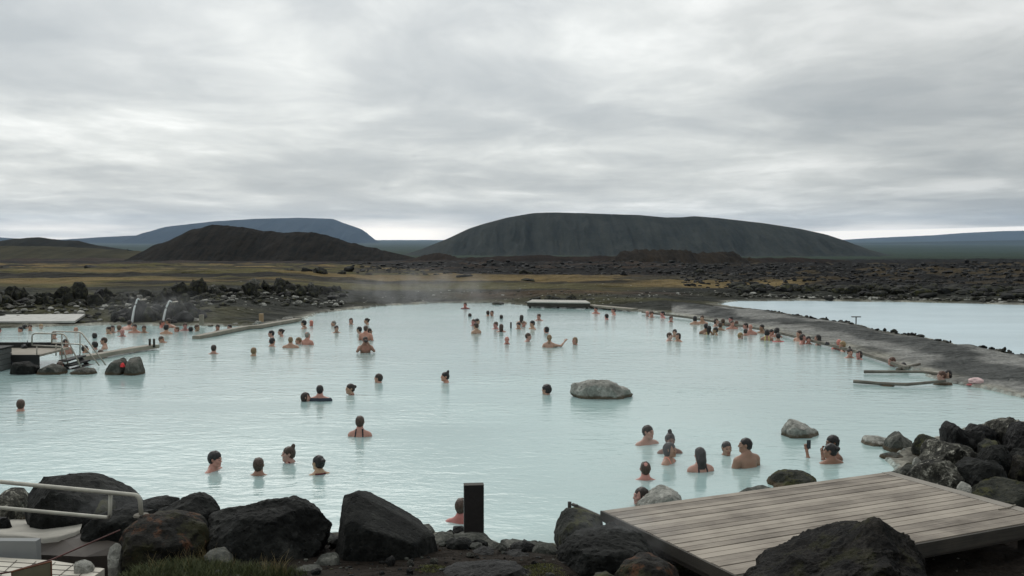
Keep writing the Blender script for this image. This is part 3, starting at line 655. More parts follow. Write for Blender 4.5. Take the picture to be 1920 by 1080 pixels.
def suit_mesh(b, kind):
    if kind in b['suits']: return b['suits'][kind]
    S, lo, ax, h = b['S'], b['lo'], b['ax'], b['h']; X, Y, Z = np.meshgrid(*ax, indexing='ij')
    Ti = np.array(b['Tm'].inverted()); sh = X.shape; Pn = np.stack([X, Y, Z], -1) @ Ti[:3, :3].T + Ti[:3, 3]
    x, y, z = np.abs(Pn[..., 0]) / b['sx'], Pn[..., 1], Pn[..., 2]
    if kind == 'shirt': reg = np.maximum(z - 1.462, np.maximum(x - .25, .62 - z))
    elif kind == 'swimsuit':          # scooped back, two broad straps
        body_ = np.maximum(np.maximum(z - 1.30, .80 - z), x - .20); strap = np.maximum(np.abs(x - (.075 + (1.45 - z) * .12)) - .016, np.maximum(1.2 - z, z - 1.52)); reg = np.minimum(body_, strap)
    elif kind == 'bikini':
        band = np.maximum(np.abs(z - 1.25) - .022, x - .2); cups = np.maximum(np.maximum(np.abs(z - 1.255) - .06, x - .16), y + .02); strap = np.maximum(np.abs(x - .085) - .011, np.maximum(1.2 - z, z - 1.52)); pants = np.maximum(np.maximum(z - .98, .82 - z), x - .2); reg = np.minimum(np.minimum(band, cups), np.minimum(strap, pants))
    else:                             # halter: knot behind the neck
        band = np.maximum(np.abs(z - 1.25) - .02, x - .2); cups = np.maximum(np.maximum(np.abs(z - 1.255) - .06, x - .16), y + .02); neck = np.maximum(np.abs(z - 1.475) - .013, x - .1); st = np.maximum(np.maximum(np.abs(x - (.05 + (1.47 - z) * .15)) - .012, y - .03), np.maximum(1.25 - z, z - 1.49)); pants = np.maximum(np.maximum(z - .98, .82 - z), x - .2)
        reg = np.minimum(np.minimum(band, cups), np.minimum(np.minimum(neck, st), pants))
    T = np.maximum(S - (.013 if kind == 'shirt' else .0065), reg.astype(np.float32))
    V, Q = surface_nets(np.pad(T, 1, constant_values=.1), lo - h, h); o = mesh_np('swimsuit', V, Q, [M_CLOTH]); me = o.data; bpy.data.objects.remove(o); b['suits'][kind] = me; return me

SKIN = dict(pale=(.55, .38, .30), fair=(.44, .265, .195), tan=(.33, .19, .13), pink=(.46, .235, .185), brown=(.17, .090, .058), olive=(.27, .165, .11), red=(.47, .175, .14))
HAIR = dict(black=(.012, .010, .010), dark=(.026, .018, .014), brown=(.055, .033, .022), auburn=(.075, .035, .022), blond=(.26, .18, .09), grey=(.20, .19, .17), lightbrown=(.11, .070, .042), white=(.55, .53, .50), dkblond=(.17, .115, .06))
CLOTH = dict(black=(.012, .013, .018), red=(.65, .03, .04), pink=(.70, .12, .14), navy=(.022, .034, .05), blue=(.03, .10, .42), maroon=(.12, .015, .02), white=(.75, .75, .72), yellow=(.65, .60, .20), peach=(.80, .30, .22))
FIX = dict(long=.01, wetlong=.01)
def person(px, top, base, face, label, pose='stand', hair='short', hc='dark', skin='fair', suit=None, sc='black', female=False, yaw=0, nod=0, group='bathers in the pool', Y=None, broad=1.0, size=None, z=None):
    b = body(pose, female, yaw, nod, broad=broad)
    g = G(px, base, 0); Yd = Y or g.y; tp = P(px, top, Yd)
    # head top height: the survey of a figure a few pixels tall is kept within what a body allows
    extra = {'thick': .014, 'curly': .02}.get(hair, .009) if hair else 0
    zt = tp.z if z is None else z
    o = bpy.data.objects.new('person', b['me']); link(o)
    s = size or 1.0
    o.scale = (s, s, s); ang = R(face); o.rotation_euler = (0, 0, ang)
    hx = b['HM'] @ Vector((0, 0, 0)); hr = Matrix.Rotation(ang, 3, 'Z') @ Vector((hx.x, hx.y, 0)) * s
    o.location = (tp.x - hr.x, Yd - hr.y, zt - (b['top'] + extra) * s)
    o.color = (*[c * random.uniform(.92, 1.08) for c in SKIN[skin]], 1)
    tag(o, label, 'person', group)
    if hair:
        ho = bpy.data.objects.new('hair' if hair != 'cap' else 'cap', hair_mesh(hair)); link(ho, o); ho.matrix_local = b['HM']
        k = 1 + random.uniform(-.15, .15); ho.color = (*[c * k for c in HAIR[hc]], 1)
    if suit:
        so = bpy.data.objects.new('shirt' if suit == 'shirt' else 'swimsuit', suit_mesh(b, suit)); link(so, o); so.color = (*CLOTH[sc], 1)
    return o
random.seed(11)

# ================================================================ ROCKS
def mat_rock(name, c0, c1, c2, spots=0.5, moss=0.0, rust=0.0, water=True, scale=1.0, bump=1.0, rough=0.85):
    m, n = new_mat(name); tcn = n('ShaderNodeTexCoord'); ob = tcn.outputs['Object']; geo = n('ShaderNodeNewGeometry'); oi = n('ShaderNodeObjectInfo')
    sh = n('ShaderNodeVectorMath', {0: ob, 1: n('ShaderNodeCombineXYZ', {0: n.math('MULTIPLY', oi.outputs['Random'], 40.0), 1: 0.0, 2: 0.0})}, operation='ADD')
    a = n.noise(sh, 2.2 * scale, 7, 0.65, 0.3); b = n.noise(sh, 13 * scale, 6, 0.7); g = n.noise(sh, 45 * scale, 4, 0.7)
    f = n.math('ADD', n.math('MULTIPLY', a.outputs[0], 0.6), n.math('MULTIPLY', b.outputs[0], 0.4))
    col = n.ramp(f, [(0.40, c0), (0.51, c1), (0.61, c2)]).outputs[0]
    vor = n('ShaderNodeTexVoronoi', {'Vector': sh, 'Scale': 16.0 * scale}, feature='F1')
    pit = n('ShaderNodeMapRange', {0: vor.outputs['Distance'], 1: 0.05, 2: 0.30, 3: 0.0, 4: 1.0})
    k = n.noise(sh, 5.0 * scale, 5, 0.7)
    sp = n('ShaderNodeMapRange', {0: k.outputs[0], 1: 0.56, 2: 0.64, 3: 0.0, 4: spots})
    col = n.mix(sp, col, tuple(min(1, x * 1.9 + .03) for x in c2))
    if moss:
        ms = n.math('MULTIPLY', n('ShaderNodeMapRange', {0: n.noise(sh, 3.1, 5, 0.7).outputs[0], 1: 0.5, 2: 0.6, 3: 0.0, 4: moss}), 1.0); col = n.mix(ms, col, (0.075, 0.075, 0.028))
    if rust:
        rs = n('ShaderNodeMapRange', {0: n.noise(sh, 4.3, 5, 0.7).outputs[0], 1: 0.54, 2: 0.64, 3: 0.0, 4: rust}); col = n.mix(rs, col, (0.10, 0.045, 0.022))
    if water:                                    # brown stain and wet rim left by the pool level
        z = n('ShaderNodeSeparateXYZ', {0: geo.outputs['Position']}).outputs[2]
        zz_ = n.math('ADD', z, n.math('MULTIPLY', n.math('SUBTRACT', k.outputs[0], 0.5), 0.12))
        wl = n('ShaderNodeMapRange', {0: zz_, 1: 0.045, 2: 0.085, 3: 0.85, 4: 0.0}); col = n.mix(wl, col, (0.085, 0.062, 0.038))
    bp = n('ShaderNodeBump', {'Strength': 0.8 * bump, 'Distance': 0.10 / scale, 'Height': f})
    bp = n('ShaderNodeBump', {'Strength': 0.55 * bump, 'Distance': 0.03 / scale, 'Height': pit, 'Normal': bp})
    bp = n('ShaderNodeBump', {'Strength': 0.7 * bump, 'Distance': 0.012, 'Height': g.outputs[0], 'Normal': bp})
    out(n, n('ShaderNodeBsdfPrincipled', {'Base Color': col, 'Roughness': rough, 'Normal': bp, 'Specular IOR Level': 0.18})); return m
RK = dict(
    basalt=mat_rock('dark_basalt', (.0045, .005, .0045), (.011, .012, .011), (.028, .029, .026), spots=.22, water=False),
    black=mat_rock('black_lava', (.003, .003, .003), (.008, .0085, .0085), (.028, .028, .026), spots=.25, water=False, rough=.7),
    mossy=mat_rock('mossy_basalt', (.010, .011, .009), (.022, .024, .019), (.050, .050, .038), spots=.25, moss=.7),
    rusty=mat_rock('rusty_basalt', (.006, .006, .005), (.014, .013, .011), (.032, .028, .023), spots=.2, rust=.8, moss=.3, water=False),
    grey=mat_rock('grey_rock', (.035, .037, .032), (.085, .085, .073), (.17, .165, .145), spots=.4),
    pale=mat_rock('pale_silica_rock', (.15, .15, .132), (.30, .30, .27), (.44, .435, .395), spots=.3, rough=.8),
    speck=mat_rock('lichen_rock', (.009, .009, .008), (.040, .039, .032), (.19, .185, .155), spots=.9, scale=1.8),
    crust=mat_rock('silica_crusted_rock', (.035, .038, .033), (.075, .078, .068), (.15, .15, .13), spots=.3),
    wall=mat_rock('wall_lava', (.006, .0065, .006), (.016, .017, .014), (.050, .050, .042), spots=.4, moss=.35, water=False, scale=1.4),
    scoria=mat_rock('rough_scoria', (.004, .004, .004), (.011, .010, .009), (.038, .034, .028), spots=.25, moss=.3, water=False, scale=2.2, bump=1.6),
)
_ico = {}
def ico(sub):
    if sub not in _ico:
        bm = bmesh.new(); bmesh.ops.create_icosphere(bm, subdivisions=sub, radius=1.0)
        _ico[sub] = (np.array([v.co[:] for v in bm.verts]), np.array([[v.index for v in f.verts] for f in bm.faces])); bm.free()
    return _ico[sub]
def rock_from_points(name, pts, mat, seed, sub=5, rough=0.06, fine=0.018, sharp=16, label=None, group=None, cat='rock', base=None, ridged=0.0, chips=16, chip=.10, peaks=()):
    bm = bmesh.new()
    for p in pts: bm.verts.new(p)
    r_ = bmesh.ops.convex_hull(bm, input=bm.verts); bm.normal_update()
    cen = np.mean([np.array(f.calc_center_median()) * f.calc_area() for f in bm.faces], 0) / np.mean([f.calc_area() for f in bm.faces])
    N = np.array([f.normal[:] for f in bm.faces if f.calc_area() > 1e-7]); D = np.array([f.normal.dot(f.verts[0].co - Vector(cen)) for f in bm.faces if f.calc_area() > 1e-7]); bm.free()
    if np.median(D) < 0: N, D = -N, -D
    D = np.maximum(D, 1e-3); U, F = ico(sub)
    rr = np.maximum(U @ N.T, 0) / D[None, :]
    m_ = rr.max(1); r = 1.0 / (m_ * ((rr / m_[:, None]) ** 90).sum(1) ** (1 / 90.0))
    # chips: flat breaks knocked off the corners
    rg = np.random.RandomState(seed); K = rg.normal(size=(chips, 3)); K /= np.linalg.norm(K, axis=1)[:, None]
    for kv in K:
        i_ = int(np.argmax(U @ kv)); supp = ((U * r[:, None]) @ kv).max(); dd = supp * rg.uniform(1 - chip, 1 - chip * .25)
        q_ = np.maximum(U @ kv, 1e-6); r = np.minimum(r, dd / q_)
    V = U * r[:, None]; size = float(r.mean()); W = V / size
    nz = fbm(W[:, 0] * 1.6 + seed, W[:, 1] * 1.6, W[:, 2] * 1.6, octv=3, seed=seed)
    # flat chipped facets: the noise is cut at a few levels
    st = fbm(W[:, 0] * 2.4, W[:, 1] * 2.4 + seed, W[:, 2] * 2.4, octv=2, seed=seed + 5) * 5; fr_ = np.floor(st); st = (fr_ + sstep(.44, .56, st - fr_)) / 5
    n2 = fbm(W[:, 0] * 7, W[:, 1] * 7, W[:, 2] * 7 + seed, octv=4, seed=seed + 9, gain=.6)
    if ridged: n2 = n2 - ridged * np.abs(fbm(W[:, 0] * 3.5, W[:, 1] * 3.5, W[:, 2] * 3.5, octv=4, seed=seed + 13))
    V = V * (1 + rough * nz + rough * st + fine * n2)[:, None] + cen
    for pk, hh_, rad_ in peaks:
        d2 = ((V[:, :2] - np.array(pk)[None, :2]) ** 2).sum(1); V[:, 2] += hh_ * np.exp(-d2 / rad_ ** 2) * sstep(cen[2] - .1, cen[2] + .25, V[:, 2])
    b = Vector((cen[0], cen[1], V[:, 2].min())) if base is None else Vector(base)
    o = mesh_np(name, V - np.array(b), F, [mat]); o.location = b; o.data.set_sharp_from_angle(angle=R(24))
    if label: tag(o, label, cat, group)
    return o
_rs = [100]
def boulder(outl, Y, thick, mat, label, sub=5, rough=.07, fine=.055, sharp=16, group='boulders along the near shore', drop=True, name='boulder', cat='boulder', ridged=0.7, chips=20, chip=.14, peaks=()):
    _rs[0] += 7; random.seed(_rs[0]); pts = [P(x, y, Y) for x, y in outl]; c = sum(pts, Vector()) / len(pts); res = []
    for p in pts:
        res += [p, c.lerp(p, random.uniform(.45, .8)) + Vector((0, -thick * random.uniform(.3, .5), 0)), c.lerp(p, .6) + Vector((0, thick * .45, 0))]
    if drop:
        xs = [p.x for p in pts]; zb = min(p.z for p in pts); g = max(min(gz(c.x, Y) - .12, zb), zb - .38)
        for t in (.2, .5, .8): 
            for dy in (-.4, .4): res.append(Vector((min(xs) + (max(xs) - min(xs)) * t, Y + dy * thick, g)))
    return rock_from_points(name, res, RK[mat], _rs[0], sub, rough, fine, sharp, label, group, cat, ridged=ridged, chips=chips, chip=chip, peaks=peaks)

# near shore, left to right
FG = 'boulders along the near shore'
boulder([(-25, 955), (-8, 921), (15, 914), (36, 922), (50, 940), (50, 962), (0, 968)], 12.9, .7, 'speck', 'small boulder with a pale patch at the left edge beside the ramp', sub=4)
boulder([(50, 968), (51, 925), (60, 898), (110, 889), (150, 890), (190, 899), (225, 915), (262, 938), (285, 962), (200, 978), (60, 975)], 12.2, 1.3, 'basalt', 'broad flat topped dark boulder behind the metal handrail', sub=5, rough=.03)
boulder([(172, 965), (178, 945), (195, 929), (215, 938), (225, 965)], 11.8, .5, 'mossy', 'small brownish boulder behind the end of the handrail', sub=4)
boulder([(205, 968), (240, 944), (300, 932), (325, 929), (343, 935), (320, 955), (270, 975)], 11.6, .7, 'basalt', 'low slab shaped boulder just right of the handrail end', sub=4)
boulder([(150, 1000), (160, 972), (190, 960), (240, 950), (290, 950), (300, 1000), (225, 1015), (190, 1006)], 11.1, .7, 'basalt', 'blue grey boulder beside the concrete ramp under the rail', sub=5)
boulder([(288, 960), (330, 940), (370, 926), (400, 932), (412, 948), (400, 980), (300, 985)], 11.2, .8, 'basalt', 'humped boulder between the handrail and the large round boulder', sub=5)
boulder([(222, 1055), (226, 1010), (234, 985), (262, 966), (300, 958), (345, 962), (385, 975), (398, 1010), (392, 1062), (330, 1070)], 10.2, 1.1, 'rusty', 'big boulder with rusty lichen behind the grass', rough=.06)
boulder([(380, 1010), (388, 960), (440, 943), (470, 935), (530, 932), (570, 943), (602, 962), (628, 992), (622, 1015), (590, 1050), (545, 1072), (470, 1066), (395, 1050)], 10.6, 1.5, 'basalt', 'largest rounded dark boulder left of the pointed one', sub=6, rough=.045)
boulder([(628, 1048), (632, 1000), (639, 958), (644, 926), (652, 919), (662, 919), (700, 942), (745, 970), (790, 990), (816, 1003), (821, 1030), (795, 1052), (700, 1056)], 10.55, 1.2, 'basalt', 'pointed triangular dark boulder at the middle of the near shore', sub=6, rough=.025, fine=.02, sharp=22, chips=8, chip=.05)
boulder([(585, 1062), (600, 1040), (625, 1036), (640, 1045), (636, 1062), (605, 1068)], 9.9, .35, 'crust', 'small pale stone between the round and the pointed boulders', sub=4)
boulder([(540, 1078), (562, 1062), (600, 1062), (612, 1078)], 9.5, .3, 'crust', 'flat grey stone in the grass under the round boulder', sub=4)
boulder([(380, 1045), (392, 1030), (425, 1030), (440, 1045), (415, 1055)], 9.8, .35, 'crust', 'grey stone at the foot of the round boulder beside the grass', sub=4)
boulder([(812, 1004), (822, 998), (848, 999), (858, 1010), (850, 1045), (818, 1050)], 11.6, .5, 'crust', 'grey crusted shore rock touching the pointed boulder', sub=4)
boulder([(842, 1012), (850, 1002), (880, 1000), (915, 1006), (935, 1022), (940, 1045), (850, 1050)], 11.55, .7, 'crust', 'grey crusted shore rock below the dark post', sub=5)
boulder([(925, 1016), (950, 1014), (1000, 1021), (1045, 1031), (1045, 1050), (960, 1055), (935, 1045)], 11.4, .6, 'crust', 'long low crusted rock right of the dark post', sub=5)
boulder([(820, 1052), (826, 1032), (842, 1026), (852, 1040), (850, 1056)], 11.0, .3, 'mossy', 'small brown stone below the crusted rocks', sub=4)
boulder([(866, 1062), (878, 1035), (905, 1028), (925, 1032), (940, 1045), (942, 1062), (900, 1072)], 10.5, .6, 'black', 'craggy black stone left of a twin below the post', sub=5, rough=.10, fine=.05, ridged=.8)
boulder([(935, 1066), (944, 1036), (965, 1031), (992, 1038), (996, 1064), (960, 1072)], 10.4, .5, 'black', 'craggy black stone right of its twin below the post', sub=5, rough=.10, fine=.05, ridged=.8)
boulder([(805, 1092), (815, 1072), (850, 1064), (930, 1056), (985, 1060), (1010, 1090)], 9.4, .6, 'black', 'wide rough black rock at the bottom edge below the post', sub=5, rough=.08, fine=.05, ridged=.7)
boulder([(1037, 1010), (1041, 982), (1050, 962), (1058, 955), (1078, 955), (1120, 964), (1134, 978), (1140, 1005), (1100, 1025), (1050, 1025)], 11.5, .9, 'mossy', 'tan topped boulder at the water beside the deck corner', sub=5, rough=.03, sharp=20)
boulder([(1042, 1085), (1040, 1030), (1062, 1006), (1100, 996), (1150, 990), (1200, 1000), (1235, 1030), (1258, 1090)], 10.4, 1.2, 'basalt', 'large dark boulder under the near corner of the deck', sub=6, rough=.05)
boulder([(1125, 1000), (1140, 980), (1160, 980), (1200, 992), (1225, 1015), (1160, 1030)], 11.3, .6, 'basalt', 'dark rock wedged under the far left deck corner', sub=4)
boulder([(1145, 1095), (1165, 1062), (1200, 1045), (1245, 1048), (1275, 1068), (1290, 1098)], 9.5, .7, 'rusty', 'brown boulder at the bottom edge beneath the deck edge', sub=5, rough=.08, fine=.04)
boulder([(1100, 1100), (1110, 1080), (1140, 1076), (1165, 1085), (1170, 1100)], 9.2, .4, 'mossy', 'low stone at the bottom edge left of the deck', sub=4)
boulder([(1372, 1120), (1398, 1086), (1445, 1066), (1490, 1046), (1545, 1024), (1590, 1006), (1615, 998), (1635, 993), (1655, 993), (1675, 998), (1697, 1008), (1718, 1030), (1738, 1060), (1746, 1120)], 8.35, 1.5, 'scoria', 'huge rough black lava boulder in front of the deck', sub=7, rough=.09, fine=.06, sharp=20, ridged=.9, chips=6, peaks=[(P(1642, 990, 8.25), .15, .20), (P(1652, 990, 8.5), .05, .10), (P(1480, 1040, 8.3), .05, .12), (P(1712, 1040, 8.3), .06, .10)])
# rock pile on the right, behind the deck
RP = 'rock pile right of the deck'
pile = [
 ([(1655, 842), (1661, 825), (1688, 808), (1696, 808), (1708, 826), (1712, 843)], 17.3, .6, 'crust', 'pyramid shaped rock standing in the water left of the pile', 4),
 ([(1604, 830), (1612, 819), (1645, 814), (1680, 817), (1682, 830), (1640, 834)], 17.8, .6, 'pale', 'flat tidemarked rock in the water left of the pyramid rock', 4),
 ([(1648, 857), (1660, 848), (1690, 849), (1706, 858), (1680, 862)], 16.6, .5, 'crust', 'nearly drowned rock below the pyramid rock', 4),
 ([(1710, 850), (1714, 822), (1728, 814), (1752, 813), (1768, 826), (1765, 850)], 16.6, .6, 'mossy', 'grey green rock at the left end of the pile', 4),
 ([(1767, 832), (1771, 797), (1780, 790), (1793, 790), (1820, 799), (1828, 815), (1808, 845)], 15.3, .8, 'black', 'shiny black block rising from the top of the pile', 5),
 ([(1805, 840), (1812, 806), (1828, 799), (1850, 798), (1868, 812), (1850, 845)], 15.2, .7, 'black', 'second black block in the middle of the pile top', 5),
 ([(1850, 803), (1862, 786), (1880, 781), (1905, 783), (1925, 795), (1925, 818), (1885, 838), (1860, 826)], 15.4, .9, 'speck', 'speckled pale rock on top of the pile', 5),
 ([(1876, 832), (1890, 800), (1915, 790), (1965, 792), (1970, 845), (1905, 848)], 14.8, .9, 'black', 'large black rock at the right edge of the pile', 5),
 ([(1720, 866), (1726, 838), (1742, 824), (1775, 824), (1810, 838), (1835, 850), (1830, 868), (1760, 874)], 14.6, .9, 'speck', 'long rock with a pale upper edge across the pile front', 5),
 ([(1698, 900), (1722, 873), (1755, 861), (1785, 863), (1802, 888), (1790, 920), (1740, 915)], 13.6, .8, 'speck', 'round backed rock with grey blotches beside the deck', 5),
 ([(1785, 915), (1798, 872), (1840, 856), (1878, 868), (1892, 900), (1860, 925)], 13.6, .9, 'basalt', 'dark reddish rock in the middle of the pile', 5),
 ([(1832, 878), (1848, 840), (1885, 834), (1897, 862), (1885, 886)], 14.2, .7, 'basalt', 'rounded dark rock under the speckled one', 5),
 ([(1793, 916), (1803, 905), (1815, 902), (1822, 908), (1816, 920)], 13.0, .25, 'pale', 'small white stone between the deck and the pile', 4),
 ([(1818, 935), (1830, 908), (1878, 900), (1930, 904), (1975, 940), (1920, 965)], 12.9, 1.0, 'mossy', 'wide low mossy rock against the deck edge', 5),
 ([(1888, 908), (1898, 856), (1960, 850), (1985, 905), (1920, 920)], 13.8, .9, 'scoria', 'rough dark rock at the right edge under the black one', 5),
 ([(1708, 868), (1720, 850), (1727, 848), (1730, 868)], 14.6, .25, 'pale', 'small upright white stone in a gap of the pile', 3),
 ([(1672, 886), (1686, 868), (1712, 866), (1720, 882), (1700, 892)], 14.1, .4, 'crust', 'pale wet stone at the water beside the deck end', 4),
 ([(1836, 836), (1846, 818), (1868, 822), (1876, 842), (1850, 850)], 14.6, .5, 'mossy', 'small brown rock wedged between the black blocks', 4),
 ([(1895, 862), (1903, 838), (1930, 838), (1945, 862)], 14.3, .5, 'basalt', 'small dark rock below the large black one', 4),
]
for ol, Y, th, mt, lb, sb in pile: boulder(ol, Y, th, mt, lb, sub=sb, group=RP, name='rock', cat='rock', rough=.10, fine=.06, sharp=20, chips=12, chip=.26)
# rocks standing in the pool
PR = 'rocks standing in the pool'
pool_rocks = [
 ([(1069, 737), (1073, 722), (1085, 712), (1110, 708), (1140, 710), (1170, 722), (1187, 736), (1178, 746), (1140, 749), (1090, 743)], 23.2, 1.0, 'pale', 'big flat pale boulder alone in the middle of the pool', 5),
 ([(1464, 820), (1466, 803), (1478, 788), (1492, 788), (1515, 797), (1534, 808), (1537, 820), (1500, 826)], 18.6, .7, 'pale', 'pale pointed boulder behind the couple with the phone', 5),
 ([(1561, 819), (1568, 813), (1585, 812), (1592, 817), (1580, 820)], 18.8, .35, 'crust', 'small flat rock right of the pale pointed boulder', 3),
 ([(197, 700), (204, 682), (216, 671), (232, 671), (240, 685), (240, 700)], 27.2, .8, 'grey', 'left rock of the pair right of the steps', 4),
 ([(233, 701), (240, 674), (247, 668), (260, 669), (266, 682), (271, 700)], 27.1, .8, 'grey', 'right taller rock of the pair right of the steps', 4),
 ([(16, 700), (24, 680), (50, 676), (75, 688), (72, 702)], 27.2, .7, 'basalt', 'dark rock at the foot of the grey box', 4),
 ([(66, 702), (74, 686), (100, 682), (125, 688), (128, 698), (100, 701)], 27.2, .7, 'grey', 'low rock in front of the sunburnt bather below the steps', 4),
 ([(128, 698), (146, 690), (170, 689), (182, 694), (182, 699), (150, 700)], 27.2, .6, 'grey', 'flat low rock at the foot of the steps', 4),
 ([(1430, 914), (1446, 893), (1460, 886), (1490, 884), (1516, 886), (1530, 896), (1533, 912)], 14.9, .8, 'mossy', 'dark green rock in the water behind the deck', 5),
 ([(1188, 950), (1212, 926), (1238, 912), (1262, 916), (1280, 934), (1280, 950)], 13.5, .7, 'pale', 'pale rock in the water at the far left of the deck', 5),
 ([(1378, 925), (1402, 915), (1455, 910), (1456, 920), (1400, 930)], 14.1, .4, 'crust', 'thin flat rock just above the water behind the deck', 3),
 ([(919, 573), (924, 566), (945, 567), (951, 573)], 56, 1.0, 'wall', 'small dark rock left of the far platform', 3),
 ([(957, 573), (965, 568), (973, 573)], 56, .6, 'wall', 'tiny dark rock nearest the far platform', 3),
 ([(1643, 727), (1654, 719), (1672, 718), (1686, 727), (1665, 730)], 24.9, .5, 'grey', 'flat stone in the water under the nearer wooden pole', 3),
 ([(1746, 721), (1760, 715), (1784, 716), (1790, 721), (1770, 724)], 25.1, .5, 'grey', 'flat stone at the shore end of the wooden poles', 3),
 ([(138, 612), (148, 599), (166, 596), (182, 602), (192, 612)], 43.0, 1.2, 'mossy', 'olive rock at the right end of the low roof', 4),
 ([(243, 614), (246, 580), (252, 558), (260, 552), (272, 568), (282, 594), (285, 612)], 43.5, 1.0, 'black', 'dark upright slab with the left water spout', 4),
 ([(262, 612), (268, 585), (278, 572), (292, 588), (297, 612)], 43.2, 1.0, 'wall', 'leaning rock right of the left water spout', 4),
 ([(322, 606), (325, 580), (328, 563), (336, 559), (345, 572), (352, 590), (354, 606)], 43.6, 1.0, 'wall', 'dark upright slab with the right water spout', 4),
 ([(345, 606), (348, 592), (375, 597), (400, 604), (396, 610)], 43.4, .8, 'pale', 'whitish low rock under the pale post', 3),
]
for ol, Y, th, mt, lb, sb in pool_rocks:
    boulder(ol, Y, th, mt, lb, sub=sb, group=PR, name='rock', cat='rock', rough=.08, fine=.05, sharp=20, drop=True, chips=10, chip=.16)

# repeated small rocks: a few shapes, copied as objects
def proto_rock(seed, sx, sy, sz, mat, sub=3):
    random.seed(seed); pts = [Vector((random.gauss(0, 1), random.gauss(0, 1), random.gauss(0, 1))).normalized() for _ in range(13)]
    pts = [Vector((p.x * sx, p.y * sy, p.z * sz)) * random.uniform(.8, 1.1) for p in pts]
    o = rock_from_points('rock', pts, RK[mat], seed, sub, .16, .12, 18, chips=14, chip=.30, ridged=.6); me = o.data; bpy.data.objects.remove(o)
    z = np.array([v.co.z for v in me.vertices]); return me, float(z.max() - z.min())
TONE = dict(wall='mottled dark', black='black', basalt='dark grey', grey='mid grey', mossy='mossy', pale='whitish', speck='blotched', crust='crusted grey', rusty='rust stained')
def scatter(places, mats, label, group, size, seed, flat=.7, sub=3, cat='rock', sink=.25, where=None, noun='rock'):
    protos = [proto_rock(seed + i * 13, 1.0, .8, flat * (.8 + .12 * i), mats[i % len(mats)], sub) for i in range(7)]
    random.seed(seed)
    for n_, (x, y, *k) in enumerate(places):
        pi_ = random.randrange(7); me, hh = protos[pi_]
        s = .5 * (k[0] if k else random.uniform(*size)); o = bpy.data.objects.new('rock', me); link(o)
        zb = k[1] if len(k) > 1 else gz(x, y)
        o.location = (x, y, zb - sink * s); o.rotation_euler = (0, 0, random.uniform(0, 6.28)); o.scale = (s * random.uniform(.85, 1.25), s, s * random.uniform(.8, 1.2))
        lb = label
        if where:
            px_ = 960 + FPX * x / y; wd_ = next(t for lim, t in where if px_ <= lim); sz = [p[2] for p in places if len(p) > 2]; r_ = (k[0] - min(sz)) / max(1e-6, max(sz) - min(sz))
            lb = '%s %s %s %s' % ('large' if r_ > .62 else 'medium' if r_ > .25 else 'small', TONE[mats[pi_ % len(mats)]], noun, wd_)
        tag(o, lb, cat, group)
random.seed(5)
def along(px0, px1, step, Yf, jit=.5):
    px = px0
    while px < px1:
        yv = Yf(px) + random.uniform(-jit, jit); yield ((px - 960) / FPX * yv, yv); px += step * random.uniform(.7, 1.3)
wallY = lambda px: np.interp(px, [-60, 150, 330, 480, 640], [47.5, 48.5, 50, 54, 58])
top_ = [(x, y, random.choice((.5, .7, .9, 1.3)) * random.uniform(.8, 1.15), gz(x, y) + .10) for x, y in along(-30, 640, 11, lambda p: wallY(p) + .5, .4)]
scatter(top_, ['wall', 'basalt', 'wall', 'grey', 'wall', 'basalt', 'wall'], 'one of the dark lava rocks piled as a low wall behind the left shore', 'rocks of the wall behind the left shore', (.5, 1), 301, noun='lava rock', where=[(90, 'in the wall straight above the low shelter'), (185, 'in the wall between the shelter and the left spout'), (300, 'in the wall above the two water spouts'), (420, 'in the wall above the pale post'), (520, 'in the wall above the orange brown post'), (9999, 'at the right end of the lava wall')])
low_ = [(x, y, random.choice((.4, .6, .9, 1.2))) for x, y in along(-30, 600, 19, lambda p: wallY(p) - 1.6, .7)]
scatter(low_, ['wall', 'mossy', 'wall', 'wall', 'grey', 'basalt', 'wall'], 'one of the mossy rocks lying on the bank below the lava wall', 'rocks on the bank below the lava wall', (.3, .8), 401, where=[(170, 'on the bank just above the low shelter'), (330, 'on the bank around the water spouts'), (480, 'on the bank between the two posts'), (9999, 'on the bank right of the orange brown post')])
paleR = [(x, y, random.uniform(.3, .55), gz(x, y) + .15) for x, y in along(198, 262, 9, lambda p: 48.2, .4)]
scatter(paleR, ['speck', 'pale', 'speck'], 'one of the whitish blotched rocks in the wall left of the spouts', 'whitish rocks in the wall', (.3, .6), 501)
boulder([(174, 575), (177, 550), (184, 537), (192, 538), (197, 560), (197, 576)], 48.4, .8, 'black', 'tall black rock standing up out of the lava wall', sub=4, group='rocks of the wall behind the left shore', name='rock', cat='rock')
shoreR = [(x, y, random.uniform(.25, .75)) for x, y in along(1360, 1930, 13, lambda p: np.interp(p, [1360, 1500, 1700, 1920], [60.6, 59.6, 58.3, 56.0]) + .25, .35)]
scatter(shoreR, ['pale', 'grey', 'wall', 'speck', 'pale', 'grey', 'wall'], 'one of the pale stones lining the far edge of the second pond', 'stones lining the far edge of the pond', (.3, .6), 601, flat=.35, noun='stone', where=[(1480, 'at the narrow left end of the pond edge'), (1620, 'on the far pond edge above the T stand'), (1770, 'on the far pond edge right of the T stand'), (9999, 'on the far pond edge at the right border')])
bankR = [(x, y, random.uniform(.5, 1.6)) for x, y in along(1400, 1930, 20, lambda p: np.interp(p, [1360, 1920], [64, 60]), 1.2)]
scatter(bankR, ['wall', 'black', 'wall', 'mossy', 'basalt', 'wall', 'wall'], 'one of the dark mossy boulders on the bank above the second pond', 'dark boulders above the pond', (.4, .9), 651, flat=.5, noun='boulder', where=[(1560, 'on the bank above the left part of the pond'), (1740, 'on the bank above the middle of the pond'), (9999, 'on the bank above the right part of the pond')])
crestR = []
